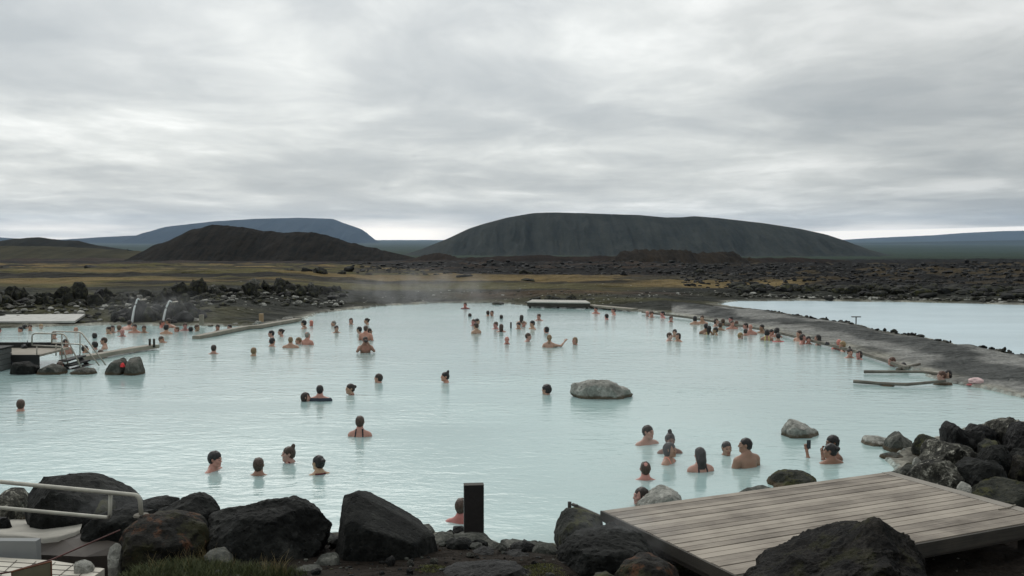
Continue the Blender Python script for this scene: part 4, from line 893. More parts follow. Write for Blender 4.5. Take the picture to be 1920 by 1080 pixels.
for p_ in sorted([random.uniform(1490, 1900) for _ in range(12)] + [random.gauss(c_, 12) for c_ in (1560, 1600, 1660, 1880) for _ in range(4)]):
    y_ = np.interp(p_, [1430, 1500, 1600, 1720, 1920], [584, 594, 608, 633, 668]) + 3; g_ = G(p_ + random.uniform(-3, 3), y_ + random.uniform(-1, 4), 0); crestR.append((g_.x, g_.y, random.uniform(.12, .38)))
scatter(crestR, ['black', 'wall', 'basalt'], 'one of the small dark stones on the crest of the gravel embankment', 'stones on the crest of the embankment', (.1, .4), 701, noun='stone', where=[(1585, 'on the embankment crest left of the T stand'), (1640, 'on the embankment crest around the T stand'), (9999, 'on the embankment crest right of the T stand')])
edgeL = [(G(px, py).x, G(px, py).y, random.uniform(.35, .7), -.02) for px, py in ((395, 612), (418, 611), (440, 610), (462, 609), (484, 611), (505, 608), (522, 605), (540, 601), (556, 598), (205, 606), (222, 608), (296, 606), (310, 606), (60, 609), (95, 609), (120, 608))]
scatter(edgeL, ['pale', 'grey', 'pale'], 'one of the whitish crusted stones at the left waterline', 'crusted stones at the left waterline', (.3, .6), 731, flat=.45)
platR = [(G(px, 571).x, G(px, 571).y + .3, random.uniform(.9, 1.3), -.02) for px in range(992, 1128, 13)]
scatter(platR, ['wall', 'grey', 'wall', 'pale'], 'one of the rocks carrying the far wooden platform', 'rocks under the far platform', (.4, .8), 761, flat=.6)
oc = [(((px - 960) / FPX) * Y, Y, s) for px, Y, s in ((10, 110, 4.0), (32, 112, 3.4), (55, 108, 2.2), (170, 100, 2.4), (540, 92, 2.2), (575, 94, 1.8), (600, 90, 2.4), (640, 95, 2.0), (655, 120, 2.6), (850, 80, 1.3), (870, 96, 2.5), (990, 76, 1.6), (985, 110, 2.6), (1170, 100, 2), (1240, 90, 2.0), (1265, 92, 1.6), (1370, 110, 2.4), (1310, 120, 3.0))]
scatter(oc, ['wall', 'black', 'basalt'], 'one of the dark lava outcrops scattered over the far grassland', 'lava outcrops on the grassland', (1, 3), 801, flat=.35, noun='lava outcrop', where=[(120, 'on the grass at the far left edge'), (620, 'on the grass below the dark hill'), (1000, 'on the grass left of the crater hill'), (9999, 'on the tan grass below the crater hill')])
random.seed(77)
fgst = [(random.uniform(-2.8, .4), random.uniform(9.1, 10.6), random.uniform(.06, .17)) for _ in range(34)]
scatter(fgst, ['crust', 'black', 'grey', 'basalt'], 'one of the small loose stones on the soil of the near shore', 'loose stones on the near shore', (.05, .15), 851, cat='stone', sub=2, noun='loose stone', where=[(620, 'in the grass left of the pointed boulder'), (830, 'on the soil below the pointed boulder'), (9999, 'on the soil below the dark post')])

# rubble between the counted rocks: too many small pieces to count
def rubble(name, spots, mats, label, seed, sub=2, flat=.6):
    """spots: array of x, y, size"""
    rg = np.random.RandomState(seed); U, F = ico(sub); sp = np.array(spots, float); n_ = len(sp); var = []
    for k in range(10):
        K = rg.normal(size=(9, 3)); K /= np.linalg.norm(K, axis=1)[:, None]; r = np.full(len(U), 1.0)
        for kv in K: r = np.minimum(r, rg.uniform(.5, .9) / np.maximum(U @ kv, 1e-6))
        r = r * (1 + .12 * fbm(U[:, 0] * 3 + k, U[:, 1] * 3, U[:, 2] * 3, octv=3, seed=seed + k)); var.append(U * r[:, None])
    z = ground_z(sp[:, 0], sp[:, 1])[0]; V = []; FF = []; MI = []
    for i in range(n_):
        W = var[rg.randint(10)]; a = rg.uniform(0, 6.28); s = sp[i, 2] * .5; c, d = math.cos(a), math.sin(a); sx, sy, sz = s * rg.uniform(.8, 1.3), s * rg.uniform(.7, 1.0), s * flat * rg.uniform(.7, 1.3)
        X = W[:, 0] * sx; Y_ = W[:, 1] * sy; V.append(np.stack([X * c - Y_ * d + sp[i, 0], X * d + Y_ * c + sp[i, 1], W[:, 2] * sz + z[i] + sz * .25], 1)); FF.append(F + i * len(U)); MI.append(np.full(len(F), rg.randint(len(mats))))
    o = mesh_np(name, np.concatenate(V), np.concatenate(FF), [RK[m] for m in mats], smooth=False, mi=np.concatenate(MI)); tag(o, label, 'rubble', kind='stuff'); return o
rg = np.random.RandomState(99)
def band(px0, px1, n_, Yf, jit, s0, s1, pw=2.0):
    px = rg.uniform(px0, px1, n_); y = Yf(px) + rg.normal(0, jit, n_); return np.stack([(px - 960) / FPX * y, y, s0 + (s1 - s0) * rg.uniform(0, 1, n_) ** pw], 1)
rubble('rubble', band(-60, 650, 420, wallY, .8, .2, .8), ['wall', 'black', 'wall', 'mossy', 'grey'], 'broken lava filling the low wall behind the left shore', 1)
rubble('rubble', band(215, 372, 90, lambda p: 44.1 + 0 * p, .5, .3, 1.15), ['wall', 'black', 'basalt', 'mossy'], 'broken dark lava heaped around the two water spouts', 21, flat=.8)
rubble('rubble', band(-60, 640, 760, lambda p: wallY(p) - 3.0, 1.3, .08, .55), ['wall', 'grey', 'pale', 'wall', 'mossy'], 'small broken stones scattered down the left bank', 2, flat=.45)
rubble('rubble', band(600, 1350, 300, lambda p: np.interp(p, [600, 700, 930, 1200, 1350], [50, 56, 60, 55, 62]) + 1, 1.2, .05, .28), ['wall', 'grey', 'pale', 'wall'], 'small stones scattered along the far shore', 3, sub=1, flat=.45)
pondY = lambda p: np.interp(p, [1340, 1500, 1700, 1920, 2300], [60.8, 59.8, 58.5, 56.2, 53])
rubble('rubble', band(1340, 2300, 520, lambda p: pondY(p) + .3, .35, .10, .5), ['pale', 'grey', 'speck', 'wall'], 'pale stones and gravel along the far edge of the second pond', 4, flat=.4)
rubble('rubble', band(1380, 2300, 620, lambda p: pondY(p) + 4, 1.7, .3, 1.4), ['wall', 'black', 'mossy', 'wall', 'basalt'], 'dark broken lava on the bank above the second pond', 5, flat=.5)
q_ = rg.uniform(.17, .55, 2600); y_ = np.exp(rg.uniform(math.log(68), math.log(330), 2600)); rubble('lava_rubble', np.stack([q_ * y_, y_, y_ * rg.uniform(.002, .009, 2600)], 1), ['black', 'black', 'black', 'basalt'], 'rough black lava field beyond the second pond', 6, sub=1, flat=.55)
q_ = rg.uniform(-.16, .20, 1300); y_ = np.exp(rg.uniform(math.log(105), math.log(380), 1300)); rubble('lava_rubble', np.stack([q_ * y_, y_, y_ * rg.uniform(.002, .009, 1300)], 1), ['black', 'black', 'basalt'], 'rough dark lava between the grassland and the hills', 7, sub=1, flat=.45)
crY = band(1440, 2100, 260, lambda p: np.interp(p, [1430, 1500, 1600, 1720, 1920, 2100], [49.6, 46.2, 41.4, 36.2, 30.2, 26]), .22, .05, .30)
rubble('rubble', crY, ['black', 'wall', 'basalt', 'grey'], 'dark stones along the crest of the embankment', 8, flat=.5)
x_ = rg.uniform(-3.4, 1.4, 900); y_ = rg.uniform(9.0, 11.3, 900); rubble('gravel', np.stack([x_, y_, .012 + .07 * rg.uniform(0, 1, 900) ** 3], 1), ['black', 'crust', 'basalt', 'rusty'], 'loose gravel on the soil of the near shore', 9, sub=1, flat=.6)
x_ = rg.uniform(3.0, 6.6, 900); y_ = rg.uniform(8.6, 11.2, 900); rubble('gravel', np.stack([x_, y_, .010 + .04 * rg.uniform(0, 1, 900) ** 3], 1), ['black', 'grey', 'basalt', 'rusty'], 'dark gravel in front of the deck on the right', 10, sub=1, flat=.6)
x_ = rg.uniform(6.0, 9.5, 150); y_ = rg.uniform(12.6, 15.2, 150); rubble('rubble', np.stack([x_, y_, .15 + .35 * rg.uniform(0, 1, 150)], 1), ['black', 'basalt', 'mossy', 'crust'], 'broken stones filling the gaps of the right rock pile', 11, sub=2, flat=.7)
x_ = rg.uniform(-4.2, 1.2, 130); y_ = rg.uniform(10.6, 12.2, 130); rubble('rubble', np.stack([x_, y_, .08 + .26 * rg.uniform(0, 1, 130)], 1), ['crust', 'basalt', 'black', 'crust'], 'broken stones packed between the near shore boulders', 12, sub=2, flat=.7)

# ================================================================ BUILT THINGS
def mat_wood(name, c0, c1, along_=(1, 0, 0), rough=.8, fine=70.0, board=0.0):
    m, n = new_mat(name); ob = n('ShaderNodeTexCoord').outputs['Object']
    sc = tuple(2.0 if a else fine for a in along_); s = n('ShaderNodeVectorMath', {0: ob, 1: sc}, operation='MULTIPLY')
    a = n.noise(s, 1.0, 4, .6); b = n.noise(ob, 1.6, 5, .6); at = n('ShaderNodeAttribute', attribute_name='board')
    f = n.math('ADD', n.math('MULTIPLY', a.outputs[0], .35), n.math('MULTIPLY', b.outputs[0], .45)); f = n.math('ADD', f, n.math('MULTIPLY', at.outputs['Fac'], .2))
    c = n.ramp(f, [(.35, c0), (.62, c1)])
    out(n, n('ShaderNodeBsdfPrincipled', {'Base Color': c, 'Roughness': rough, 'Normal': n('ShaderNodeBump', {'Strength': .35, 'Distance': .008, 'Height': a.outputs[0]})})); return m
M_DECK = mat_wood('weathered_planks', (.085, .068, .052), (.36, .315, .26)); M_FRAME = mat_wood('dark_wet_timber', (.030, .027, .022), (.085, .072, .055))
M_GREYW = mat_wood('grey_boards', (.07, .075, .072), (.15, .155, .15)); M_PALEW = mat_wood('pale_worn_wood', (.20, .18, .14), (.42, .38, .32)); M_BLACKW = mat_wood('tarred_wood', (.010, .011, .011), (.030, .030, .028))
M_TANW = mat_wood('fresh_timber', (.30, .21, .12), (.45, .33, .20)); M_DRIFT = mat_wood('crusted_timber', (.11, .10, .08), (.33, .31, .26), rough=.9)
M_STEEL = mat_plain('galvanised_pipe', (.36, .34, .29), .42, .55, .2, 20); M_STEEL2 = mat_plain('painted_rail', (.40, .39, .33), .5, .1, .15, 8)
M_CONC = mat_plain('pale_concrete', (.34, .325, .285), .9, 0, .25, 2.5, .5); M_CONC2 = mat_plain('grey_plaster', (.25, .26, .26), .9, 0, .06, 3); M_WETC = mat_plain('stained_concrete', (.042, .033, .026), .7, 0, .5, 2.2, .6)
M_POST = mat_plain('dark_post', (.016, .013, .012), .55, 0, .35, 14, .3); M_TILE = mat_plain('pale_floor_tile', (.50, .47, .40), .7, 0, .12, 5); M_RUST = mat_plain('rust', (.14, .052, .022), .85, .2, .5, 12, .5)
M_PLATE = mat_plain('yellowed_plate', (.20, .185, .12), .6, .2, .25, 5); M_ROPE = mat_plain('dark_red_rope', (.07, .022, .018), .8); M_JET = mat_plain('falling_water', (.75, .78, .78), .25, 0, .1, 30, .8)
M_RED = mat_plain('red_cloth', (.70, .045, .05), .8); M_PINKC = mat_plain('pale_pink_cloth', (.68, .50, .49), .9, 0, .2, 9, .6); M_BLACKP = mat_plain('black_plastic', (.012, .012, .013), .35)
M_ROOFW = mat_plain('light_roof_boards', (.40, .40, .37), .7, 0, .15, 4)

def obox(bm, c, u, v, w, lay=None, val=0.0):
    """box from centre and three half-axis vectors"""
    c, u, v, w = Vector(c), Vector(u), Vector(v), Vector(w); vs = []
    for a in (-1, 1):
        for b in (-1, 1):
            for d in (-1, 1): vs.append(bm.verts.new(c + u * a + v * b + w * d))
    for q in ((0, 1, 3, 2), (4, 6, 7, 5), (0, 4, 5, 1), (2, 3, 7, 6), (0, 2, 6, 4), (1, 5, 7, 3)):
        f = bm.faces.new([vs[i] for i in q])
        if lay is not None: f[lay] = val
    return vs
def fixn(bm): bmesh.ops.recalc_face_normals(bm, faces=bm.faces[:])
def bevel(bm, w): bmesh.ops.bevel(bm, geom=[e for e in bm.edges if e.calc_length() > w * 4], offset=w, segments=1, affect='EDGES')
def tube(bm, pts, r, seg=10, r1=None):
    pts = [Vector(p) for p in pts]; rings = []; n_ = len(pts)
    for i, p in enumerate(pts):
        d = ((pts[min(i + 1, n_ - 1)] - pts[i]).normalized() + (pts[i] - pts[max(i - 1, 0)]).normalized()).normalized()
        a = d.cross(Vector((0, 0, 1)) if abs(d.z) < .95 else Vector((1, 0, 0))).normalized(); b = d.cross(a); rad = r + ((r1 or r) - r) * i / max(1, n_ - 1)
        rings.append([bm.verts.new(p + (a * math.cos(t) + b * math.sin(t)) * rad) for t in (k * 2 * math.pi / seg for k in range(seg))])
    for A, B in zip(rings, rings[1:]):
        for k in range(seg): bm.faces.new((A[k], A[(k + 1) % seg], B[(k + 1) % seg], B[k]))
    bm.faces.new(rings[0][::-1]); bm.faces.new(rings[-1]); fixn(bm)
def round_path(pts, r=.08, k=5):
    pts = [Vector(p) for p in pts]; res = [pts[0]]
    for a, b, c in zip(pts, pts[1:], pts[2:]):
        d1 = min(r, (b - a).length * .45); d2 = min(r, (c - b).length * .45); p = b + (a - b).normalized() * d1; q = b + (c - b).normalized() * d2
        for i in range(k + 1):
            t = i / k; res.append(p.lerp(b, t).lerp(b.lerp(q, t), t))
    return res + [pts[-1]]
def tube_obj(name, pts, r, mat, parent=None, seg=10, r1=None):
    bm = bmesh.new(); tube(bm, pts, r, seg, r1); return obj_bm(name, bm, mat, parent, True)
def local(root, pts):
    inv = root.matrix_basis.inverted() if root.parent is None else root.matrix_basis.inverted(); inv = Matrix.LocRotScale(root.location, root.rotation_euler, None).inverted(); return [inv @ Vector(p) for p in pts]

# ---- the wooden deck (local x along the planks, y towards the pool)
A_ = G(1130, 957, .5); B_ = G(1670, 884, .5); ang = math.atan2(B_.y - A_.y, B_.x - A_.x); L_ = (B_ - A_).length; Wd = 2.50
deck = empty('wooden_deck', (A_.x, A_.y, 0), ang); tag(deck, 'weathered plank deck over the near shore on the right', 'deck')
bm = bmesh.new(); lay = bm.faces.layers.float.new('board'); random.seed(3); nb = 19; pw = (Wd - .012) / nb; endw = .17
for i in range(nb):
    y = -(i + .5) * pw; x1 = L_ - endw * (1.0) - .006; dz = random.uniform(-.002, .002); cut = random.uniform(-.006, .006)
    vs = obox(bm, ((x1 + cut) / 2, y, .5 - .016 + dz), ((x1 - cut) / 2, 0, 0), (0, pw / 2 - .006 - random.uniform(0, .003), 0), (0, random.uniform(-.002, .002), .016), lay, random.random())
fixn(bm); obj_bm('planking', bm, M_DECK, deck)
bm = bmesh.new(); lay = bm.faces.layers.float.new('board'); obox(bm, (L_ - endw / 2, -Wd / 2, .5 - .014), (endw / 2 - .004, 0, 0), (0, Wd / 2, 0), (0, 0, .016), lay, .9); fixn(bm); obj_bm('edge_board', bm, mat_wood('edge_plank', (.09, .08, .065), (.27, .245, .21), (0, 1, 0)), deck)
bm = bmesh.new()
for y in (-.03, -Wd / 2, -Wd + .03): obox(bm, (L_ / 2, y, .5 - .032 - .075), (L_ / 2 - .05, 0, 0), (0, .03, 0), (0, 0, .072))
for x in (.03, L_ * .25, L_ * .5, L_ * .75, L_ - .03):
    for s0, s1 in ((-.063, -Wd / 2 + .033), (-Wd / 2 - .033, -Wd + .063)): obox(bm, (x, (s0 + s1) / 2, .5 - .032 - .075), (.028, 0, 0), (0, abs(s1 - s0) / 2, 0), (0, 0, .070))
fixn(bm); obj_bm('frame', bm, M_FRAME, deck)
bm = bmesh.new(); obox(bm, (-.014, -Wd / 2, .5 - .062), (.012, 0, 0), (0, Wd / 2 + .012, 0), (0, 0, .058)); fixn(bm); obj_bm('side_board', bm, M_FRAME, deck)
bm = bmesh.new(); obox(bm, (L_ / 2, -Wd - .016, .5 - .075), (L_ / 2, 0, 0), (0, .013, 0), (0, 0, .07)); fixn(bm); obj_bm('front_board', bm, M_FRAME, deck)
for x, y in ((.25, -.2), (L_ * .5, -.2), (L_ - .25, -.2), (.25, -Wd + .25), (L_ * .5, -Wd + .25), (L_ - .25, -Wd + .25)):
    bm = bmesh.new(); obox(bm, (x, y, .05), (.045, 0, 0), (0, .045, 0), (0, 0, .30)); fixn(bm); obj_bm('leg', bm, M_FRAME, deck)
# low dark rail left of the deck
r0 = P(1074, 946, 12.2); r1_ = P(1190, 997, 11.2); rr_ = empty('low_rail', (r0.x, r0.y, 0)); tag(rr_, 'low dark pipe rail on the boulder beside the deck corner', 'rail')
tube_obj('pipe', local(rr_, [r0, r1_]), .022, M_FRAME, rr_)
for q_ in (P(1068, 944, 12.15), P(1080, 949, 12.1)):
    tube_obj('stub_post', local(rr_, [q_ + Vector((0, 0, .02)), q_ + Vector((0, 0, -.22))]), .024, M_FRAME, rr_)
# twig on the deck
pts = [G(1872, 955, .507), G(1884, 953, .512), G(1893, 951, .508), G(1904, 946, .515)]; tw = tube_obj('twig', pts, .007, M_PALEW, None, 6); tag(tw, 'thin pale twig lying on the right corner of the deck', 'twig')
# ---- dark post
p0 = G(888, 1003, .16); bm = bmesh.new(); hw = .118; obox(bm, (0, 0, .26), (hw, .012, 0), (-.006, .06, 0), (0, 0, .335)); fixn(bm); bevel(bm, .006)
post = empty('marker_post', (p0.x, p0.y + .06, .16)); o = obj_bm('board', bm, M_POST, post); tag(post, 'flat dark brown post standing at the near waterline', 'post')
bm = bmesh.new(); obox(bm, (0, 0, .598), (hw + .001, .012, 0), (-.006, .061, 0), (0, 0, .003)); fixn(bm); obj_bm('cap_strip', bm, M_FRAME, post)
# ---- handrail at lower left
YH = 10.4; hr = empty('handrail', tuple(P(236, 968, YH - .2))); hr.location.z = .55; tag(hr, 'beige two bar pipe handrail above the concrete ramp at lower left', 'handrail')
top0, top1 = P(-260, 878, 11.4), P(262, 929, YH); foot = P(265, 966, YH); lo0, lo1 = P(-260, 928, 11.4), P(206, 971, YH + .12); up1 = P(207, 926, YH + .12)
tube_obj('top_bar', local(hr, round_path([top0, top1, foot], .07)), .023, M_STEEL2, hr, 12); tube_obj('lower_bar', local(hr, round_path([lo0, lo1, up1 + Vector((0, 0, -.005))], .05)), .021, M_STEEL2, hr, 12)
bm = bmesh.new(); bmesh.ops.create_cone(bm, cap_ends=True, segments=20, radius1=.085, radius2=.075, depth=.018, matrix=Matrix.Translation(local(hr, [foot])[0])); obj_bm('flange', bm, M_DRIFT, hr)
# ---- concrete ramp, wall and terrace at lower left
def strip_slab(name, top_px, z_, near_px, z2, mat, thick=.25):
    bm = bmesh.new(); a = [G(x, y, z_) for x, y in top_px]; b = [G(x, y, z2) for x, y in near_px]; ring = a + b[::-1]
    vt = [bm.verts.new(p) for p in ring]; vb = [bm.verts.new(p - Vector((0, 0, thick))) for p in ring]; n_ = len(ring)
    bm.faces.new(vt); bm.faces.new(vb[::-1])
    for i in range(n_): bm.faces.new((vt[i], vb[i], vb[(i + 1) % n_], vt[(i + 1) % n_]))
    fixn(bm); bmesh.ops.triangulate(bm, faces=bm.faces[:]); return obj_bm(name, bm, mat)
bm = bmesh.new(); far = [(-420, 925), (-200, 935), (-60, 948), (0, 956), (40, 966), (80, 972), (120, 968), (150, 968), (166, 966)]; mid_ = [(-420, 960), (-200, 968), (-60, 975), (0, 980), (40, 985), (80, 988), (110, 982), (140, 978), (158, 975)]; nr_ = [(-420, 985), (-200, 995), (-60, 1003), (0, 1005), (60, 1007), (80, 1011), (110, 1008), (138, 1000), (150, 994)]
rows = [[G(x, y, z_) for x, y in l] for l, z_ in ((far, -.12), (mid_, .22), (nr_, .42))]; rows.append([p + Vector((0, -.03, -.35)) for p in rows[-1]])
vv = [[bm.verts.new(p) for p in r_] for r_ in rows]
for A, B in zip(vv, vv[1:]):
    for k in range(len(A) - 1): bm.faces.new((A[k], A[k + 1], B[k + 1], B[k]))
bmesh.ops.subdivide_edges(bm, edges=bm.edges[:], cuts=3, use_grid_fill=True, smooth=.3)
fixn(bm)
for v_ in bm.verts: v_.co.z += .018 * mnoise.noise(v_.co * 2.2)
ramp = obj_bm('ramp', bm, M_CONC, None, True); tag(ramp, 'pale concrete ramp going down into the water at lower left', 'ramp', kind='structure')
wallr = strip_slab('retaining_wall', [(-300, 1003), (-100, 1006), (0, 1008), (62, 1010), (80, 1016), (120, 1012), (150, 1000), (175, 1008), (225, 1018)], .385, [(-300, 1030), (-100, 1033), (0, 1035), (70, 1040), (160, 1044), (235, 1040)], .30, M_WETC, .5); tag(wallr, 'dark stained concrete wall below the ramp', 'wall')
bm = bmesh.new(); a0, a1 = G(-200, 1046, .50), G(64, 1048, .50)
c_ = (a0 + a1) / 2; hx_ = (a1 - a0) / 2; obox(bm, c_ + Vector((0, .10, .0)), hx_, Vector((0, .05, 0)), Vector((0, 0, .165))); fixn(bm); pl = obj_bm('grey_panel', bm, M_CONC2); tag(pl, 'smooth light grey panel on the wall at the left edge', 'panel')
terr = strip_slab('terrace', [(-300, 1040), (0, 1045), (100, 1051), (196, 1066)], .52, [(-300, 1110), (0, 1110), (100, 1110), (170, 1085)], .52, M_TILE, .3); tag(terr, 'pale tiled terrace in the lower left corner', 'terrace', kind='structure')
bm = bmesh.new()
for k in range(7):
    a, b = G(-60, 1049 + k * 9, .523), G(190 - k * 4, 1064 + k * 9, .523); d_ = (b - a) / 2; obox(bm, (a + b) / 2, d_, Vector((0, .002, 0)), Vector((0, 0, .002)))
for k in range(7):
    a, b = G(-40 + k * 36, 1046 + k * 2, .5245), G(-95 + k * 36, 1100, .5245); d_ = (b - a) / 2; obox(bm, (a + b) / 2, d_, Vector((.002, 0, 0)), Vector((0, 0, .002)))
fixn(bm); jn = obj_bm('terrace_joints', bm, M_WETC); tag(jn, 'thin brown joints between the terrace tiles', 'joints', kind='structure')
# slanting rusty framed plate
q0, q1 = P(22, 1072, 8.7), P(96, 1053, 8.9); dn = Vector((0, 0, -.32)); th = Vector((0, .012, 0)); sp_ = empty('metal_plate', tuple(q0 + dn)); tag(sp_, 'yellowed metal plate with rusty edges in the lower left corner', 'plate')
bm = bmesh.new(); cc = (q0 + q1) / 2 + dn / 2; obox(bm, local(sp_, [cc])[0], (q1 - q0) / 2 * .97, th * .6, dn / 2 * .97); fixn(bm); obj_bm('sheet', bm, M_PLATE, sp_)
bm = bmesh.new(); tube(bm, local(sp_, [q0 + dn, q0, q1, q1 + dn]), .010, 6); obj_bm('rim', bm, M_RUST, sp_)
rp = tube_obj('rope', [P(-30, 1080, 8.6) , P(22, 1072, 8.7), P(95, 1050, 9.3), P(160, 1022, 9.9), P(225, 994, 10.3)], .008, M_ROPE, None, 6); tag(rp, 'dark red cord stretched from the plate up to the rusty boulder', 'rope')
boulder([(202, 1030), (210, 1020), (226, 1017), (232, 1035), (220, 1040)], 9.9, .2, 'pale', 'white stone at the foot of the rusty boulder', sub=3, chips=8)
boulder([(138, 1055), (155, 1050), (170, 1046), (177, 1058), (160, 1061)], 9.4, .2, 'pale', 'white pointed stone at the edge of the terrace', sub=3, chips=8)
boulder([(-10, 972), (5, 966), (18, 968), (20, 973), (5, 976)], 11.6, .2, 'black', 'little dark stone on the ramp at the left edge', sub=3, chips=8)

# ---- bathing steps, dock and log at the left
YD = 28.3
def P2(x, y, Y=YD): return P(x, y, Y)
dock = empty('dock', tuple(G(60, 690, 0))); tag(dock, 'low dark dock leading to the bathing steps on the left', 'dock')
bm = bmesh.new(); dz0 = .36; a, b = P2(-60, 667, 30.0), P2(126, 667, 30.0); w0 = Vector(((b.x - a.x) / 2, 0, 0)); mid0 = Vector(((a.x + b.x) / 2, 29.2, dz0)); obox(bm, local(dock, [mid0])[0], w0, Vector((0, .95, 0)), Vector((0, 0, .03))); fixn(bm); obj_bm('platform', bm, M_PALEW, dock)
bm = bmesh.new(); obox(bm, local(dock, [mid0 + Vector((0, -.98, -.17))])[0], w0, Vector((0, .03, 0)), Vector((0, 0, .20))); fixn(bm); obj_bm('fascia', bm, M_BLACKW, dock)
bm = bmesh.new(); obox(bm, local(dock, [mid0 + Vector((-.1, .9, .10))])[0], w0 * .93, Vector((0, .05, 0)), Vector((0, 0, .09))); fixn(bm); obj_bm('back_beam', bm, M_BLACKW, dock)
box = empty('board_box', tuple(P2(-20, 700, 27.8)[:2]) + (0,)); tag(box, 'grey horizontally boarded box at the left edge of the pool', 'box')
bm = bmesh.new()
for k in range(4): obox(bm, (-.2, 0, .08 + k * .15), (.62 + .0 * k, 0, 0), (0, .45, 0), (0, 0, .070))
fixn(bm); bevel(bm, .006); obj_bm('boarding', bm, M_GREYW, box); bm = bmesh.new(); obox(bm, (-.2, 0, .635), (.66, 0, 0), (0, .5, 0), (0, 0, .015)); fixn(bm); obj_bm('lid', bm, M_BLACKW, box)
bm = bmesh.new(); obox(bm, (-.2, -.47, .0), (.5, 0, 0), (0, .02, 0), (0, 0, .035)); fixn(bm); obj_bm('skirting', bm, M_PALEW, box)
def stair_rail(pts_top, pts_low, posts, Y, label):
    r_ = empty('stair_rail', tuple(P2(pts_top[0][0], pts_top[0][1], Y)[:2]) + (0.3,)); tag(r_, label, 'handrail', 'handrails of the bathing steps')
    sl = lambda l: [P2(x, y, Y - (max(0, x - 118) * .014)) for x, y in l]
    tube_obj('top_bar', local(r_, round_path(sl(pts_top), .12)), .021, M_STEEL, r_, 8); tube_obj('lower_bar', local(r_, round_path(sl(pts_low), .12)), .019, M_STEEL, r_, 8)
    for l in posts: tube_obj('post', local(r_, [P2(l[0], l[1], Y), P2(l[0], l[2], Y)]), .020, M_STEEL, r_, 8)
stair_rail([(60, 648), (60, 625), (121, 626), (152, 688)], [(60, 647.5), (118, 650), (129, 688)], [(69, 648.5, 672), (116, 627, 677)], 28.3, 'nearer galvanised pipe handrail of the bathing steps')
stair_rail([(97, 643), (97, 621.5), (152, 622.5), (198, 684)], [(97, 643), (155, 646), (186, 685)], [(105, 643.5, 667), (150, 623, 670)], 29.6, 'farther galvanised pipe handrail of the bathing steps')
st_ = empty('steps', tuple(P2(150, 690, 28.5)[:2]) + (-.3,)); tag(st_, 'dark wooden steps going into the water between the two rails', 'steps')
for k in range(4):
    bm = bmesh.new(); c = P2(136 + k * 8, 670 + k * 7, 28.6); c.z = .24 - k * .13; obox(bm, local(st_, [c])[0], Vector((.13, 0, 0)), Vector((0, .62, 0)), Vector((0, 0, .022))); fixn(bm); obj_bm('tread', bm, M_BLACKW, st_)
for s_ in (-.62, .64):
    bm = bmesh.new(); c0, c1 = P2(130, 664, 28.6), P2(164, 696, 28.6); c0.z, c1.z = .26, -.22; d_ = (c1 - c0) / 2; obox(bm, local(st_, [(c0 + c1) / 2 + Vector((0, s_, -.05))])[0], d_, Vector((0, .02, 0)), Vector((.0, 0, .07))); fixn(bm); obj_bm('stringer', bm, M_BLACKW, st_)
def beam(name, pts, w_, h_, mat, label, cat, end=None):
    pts = [Vector(p) for p in pts]; r_ = empty(name, tuple(pts[0])); bm = bmesh.new(); n_ = len(pts); rings = []
    for i, p in enumerate(pts):
        d = (pts[min(i + 1, n_ - 1)] - pts[max(i - 1, 0)]); d.z = 0; d.normalize(); s = Vector((-d.y, d.x, 0)) * w_ / 2 * (1 + .1 * math.sin(i * 2.3)); hh = h_ / 2
        q = p - pts[0]; rings.append([bm.verts.new(q + s + Vector((0, 0, hh))), bm.verts.new(q - s + Vector((0, 0, hh))), bm.verts.new(q - s - Vector((0, 0, hh))), bm.verts.new(q + s - Vector((0, 0, hh)))])
    for A, B in zip(rings, rings[1:]):
        for k in range(4): bm.faces.new((A[k], A[(k + 1) % 4], B[(k + 1) % 4], B[k]))
    bm.faces.new(rings[0]); bm.faces.new(rings[-1][::-1]); fixn(bm); o_ = obj_bm(name, bm, mat); o_.location = r_.location; bpy.data.objects.remove(r_); tag(o_, label, cat); return o_
bl = beam('timber_beam', [G(150, 672, .08), G(180, 667, .1), G(215, 661, .1), G(255, 654, .1), G(292, 649, .1)], .32, .12, M_PALEW, 'long crusted timber beam floating right of the bathing steps', 'beam')
bl2 = beam('timber_beam', [G(367, 633, .05), G(400, 626, .08), G(430, 620, .08), G(460, 614, .08), G(485, 612, .08), G(520, 606, .08), G(560, 599, .08)], .3, .12, M_PALEW, 'whitish timber kerb running from the pool to the left shore', 'beam')
for px_ in (289, 281):
    bp_ = tube_obj('peg', [G(px_, 651, .1), G(px_, 651, .1) + Vector((0, 0, .28))], .04, M_FRAME, None, 8); tag(bp_, 'short dark peg at the %s end of the floating beam' % ('outer' if px_ == 289 else 'inner side of the outer'), 'peg')
for px_, py0, py1, m_, lb_ in ((378, 590, 609, M_PALEW, 'pale square post behind the left end of the timber kerb'), (490, 588, 603, M_TANW, 'orange brown square post on the left shore')):
    b_ = G(px_, py1, .12); h_ = P(px_, py0, b_.y).z - .1; bm = bmesh.new(); obox(bm, (0, 0, h_ / 2), (.085, 0, 0), (0, .085, 0), (0, 0, h_ / 2)); fixn(bm); bevel(bm, .01); o_ = obj_bm('post', bm, m_); o_.location = (b_.x, b_.y, .1); tag(o_, lb_, 'post')
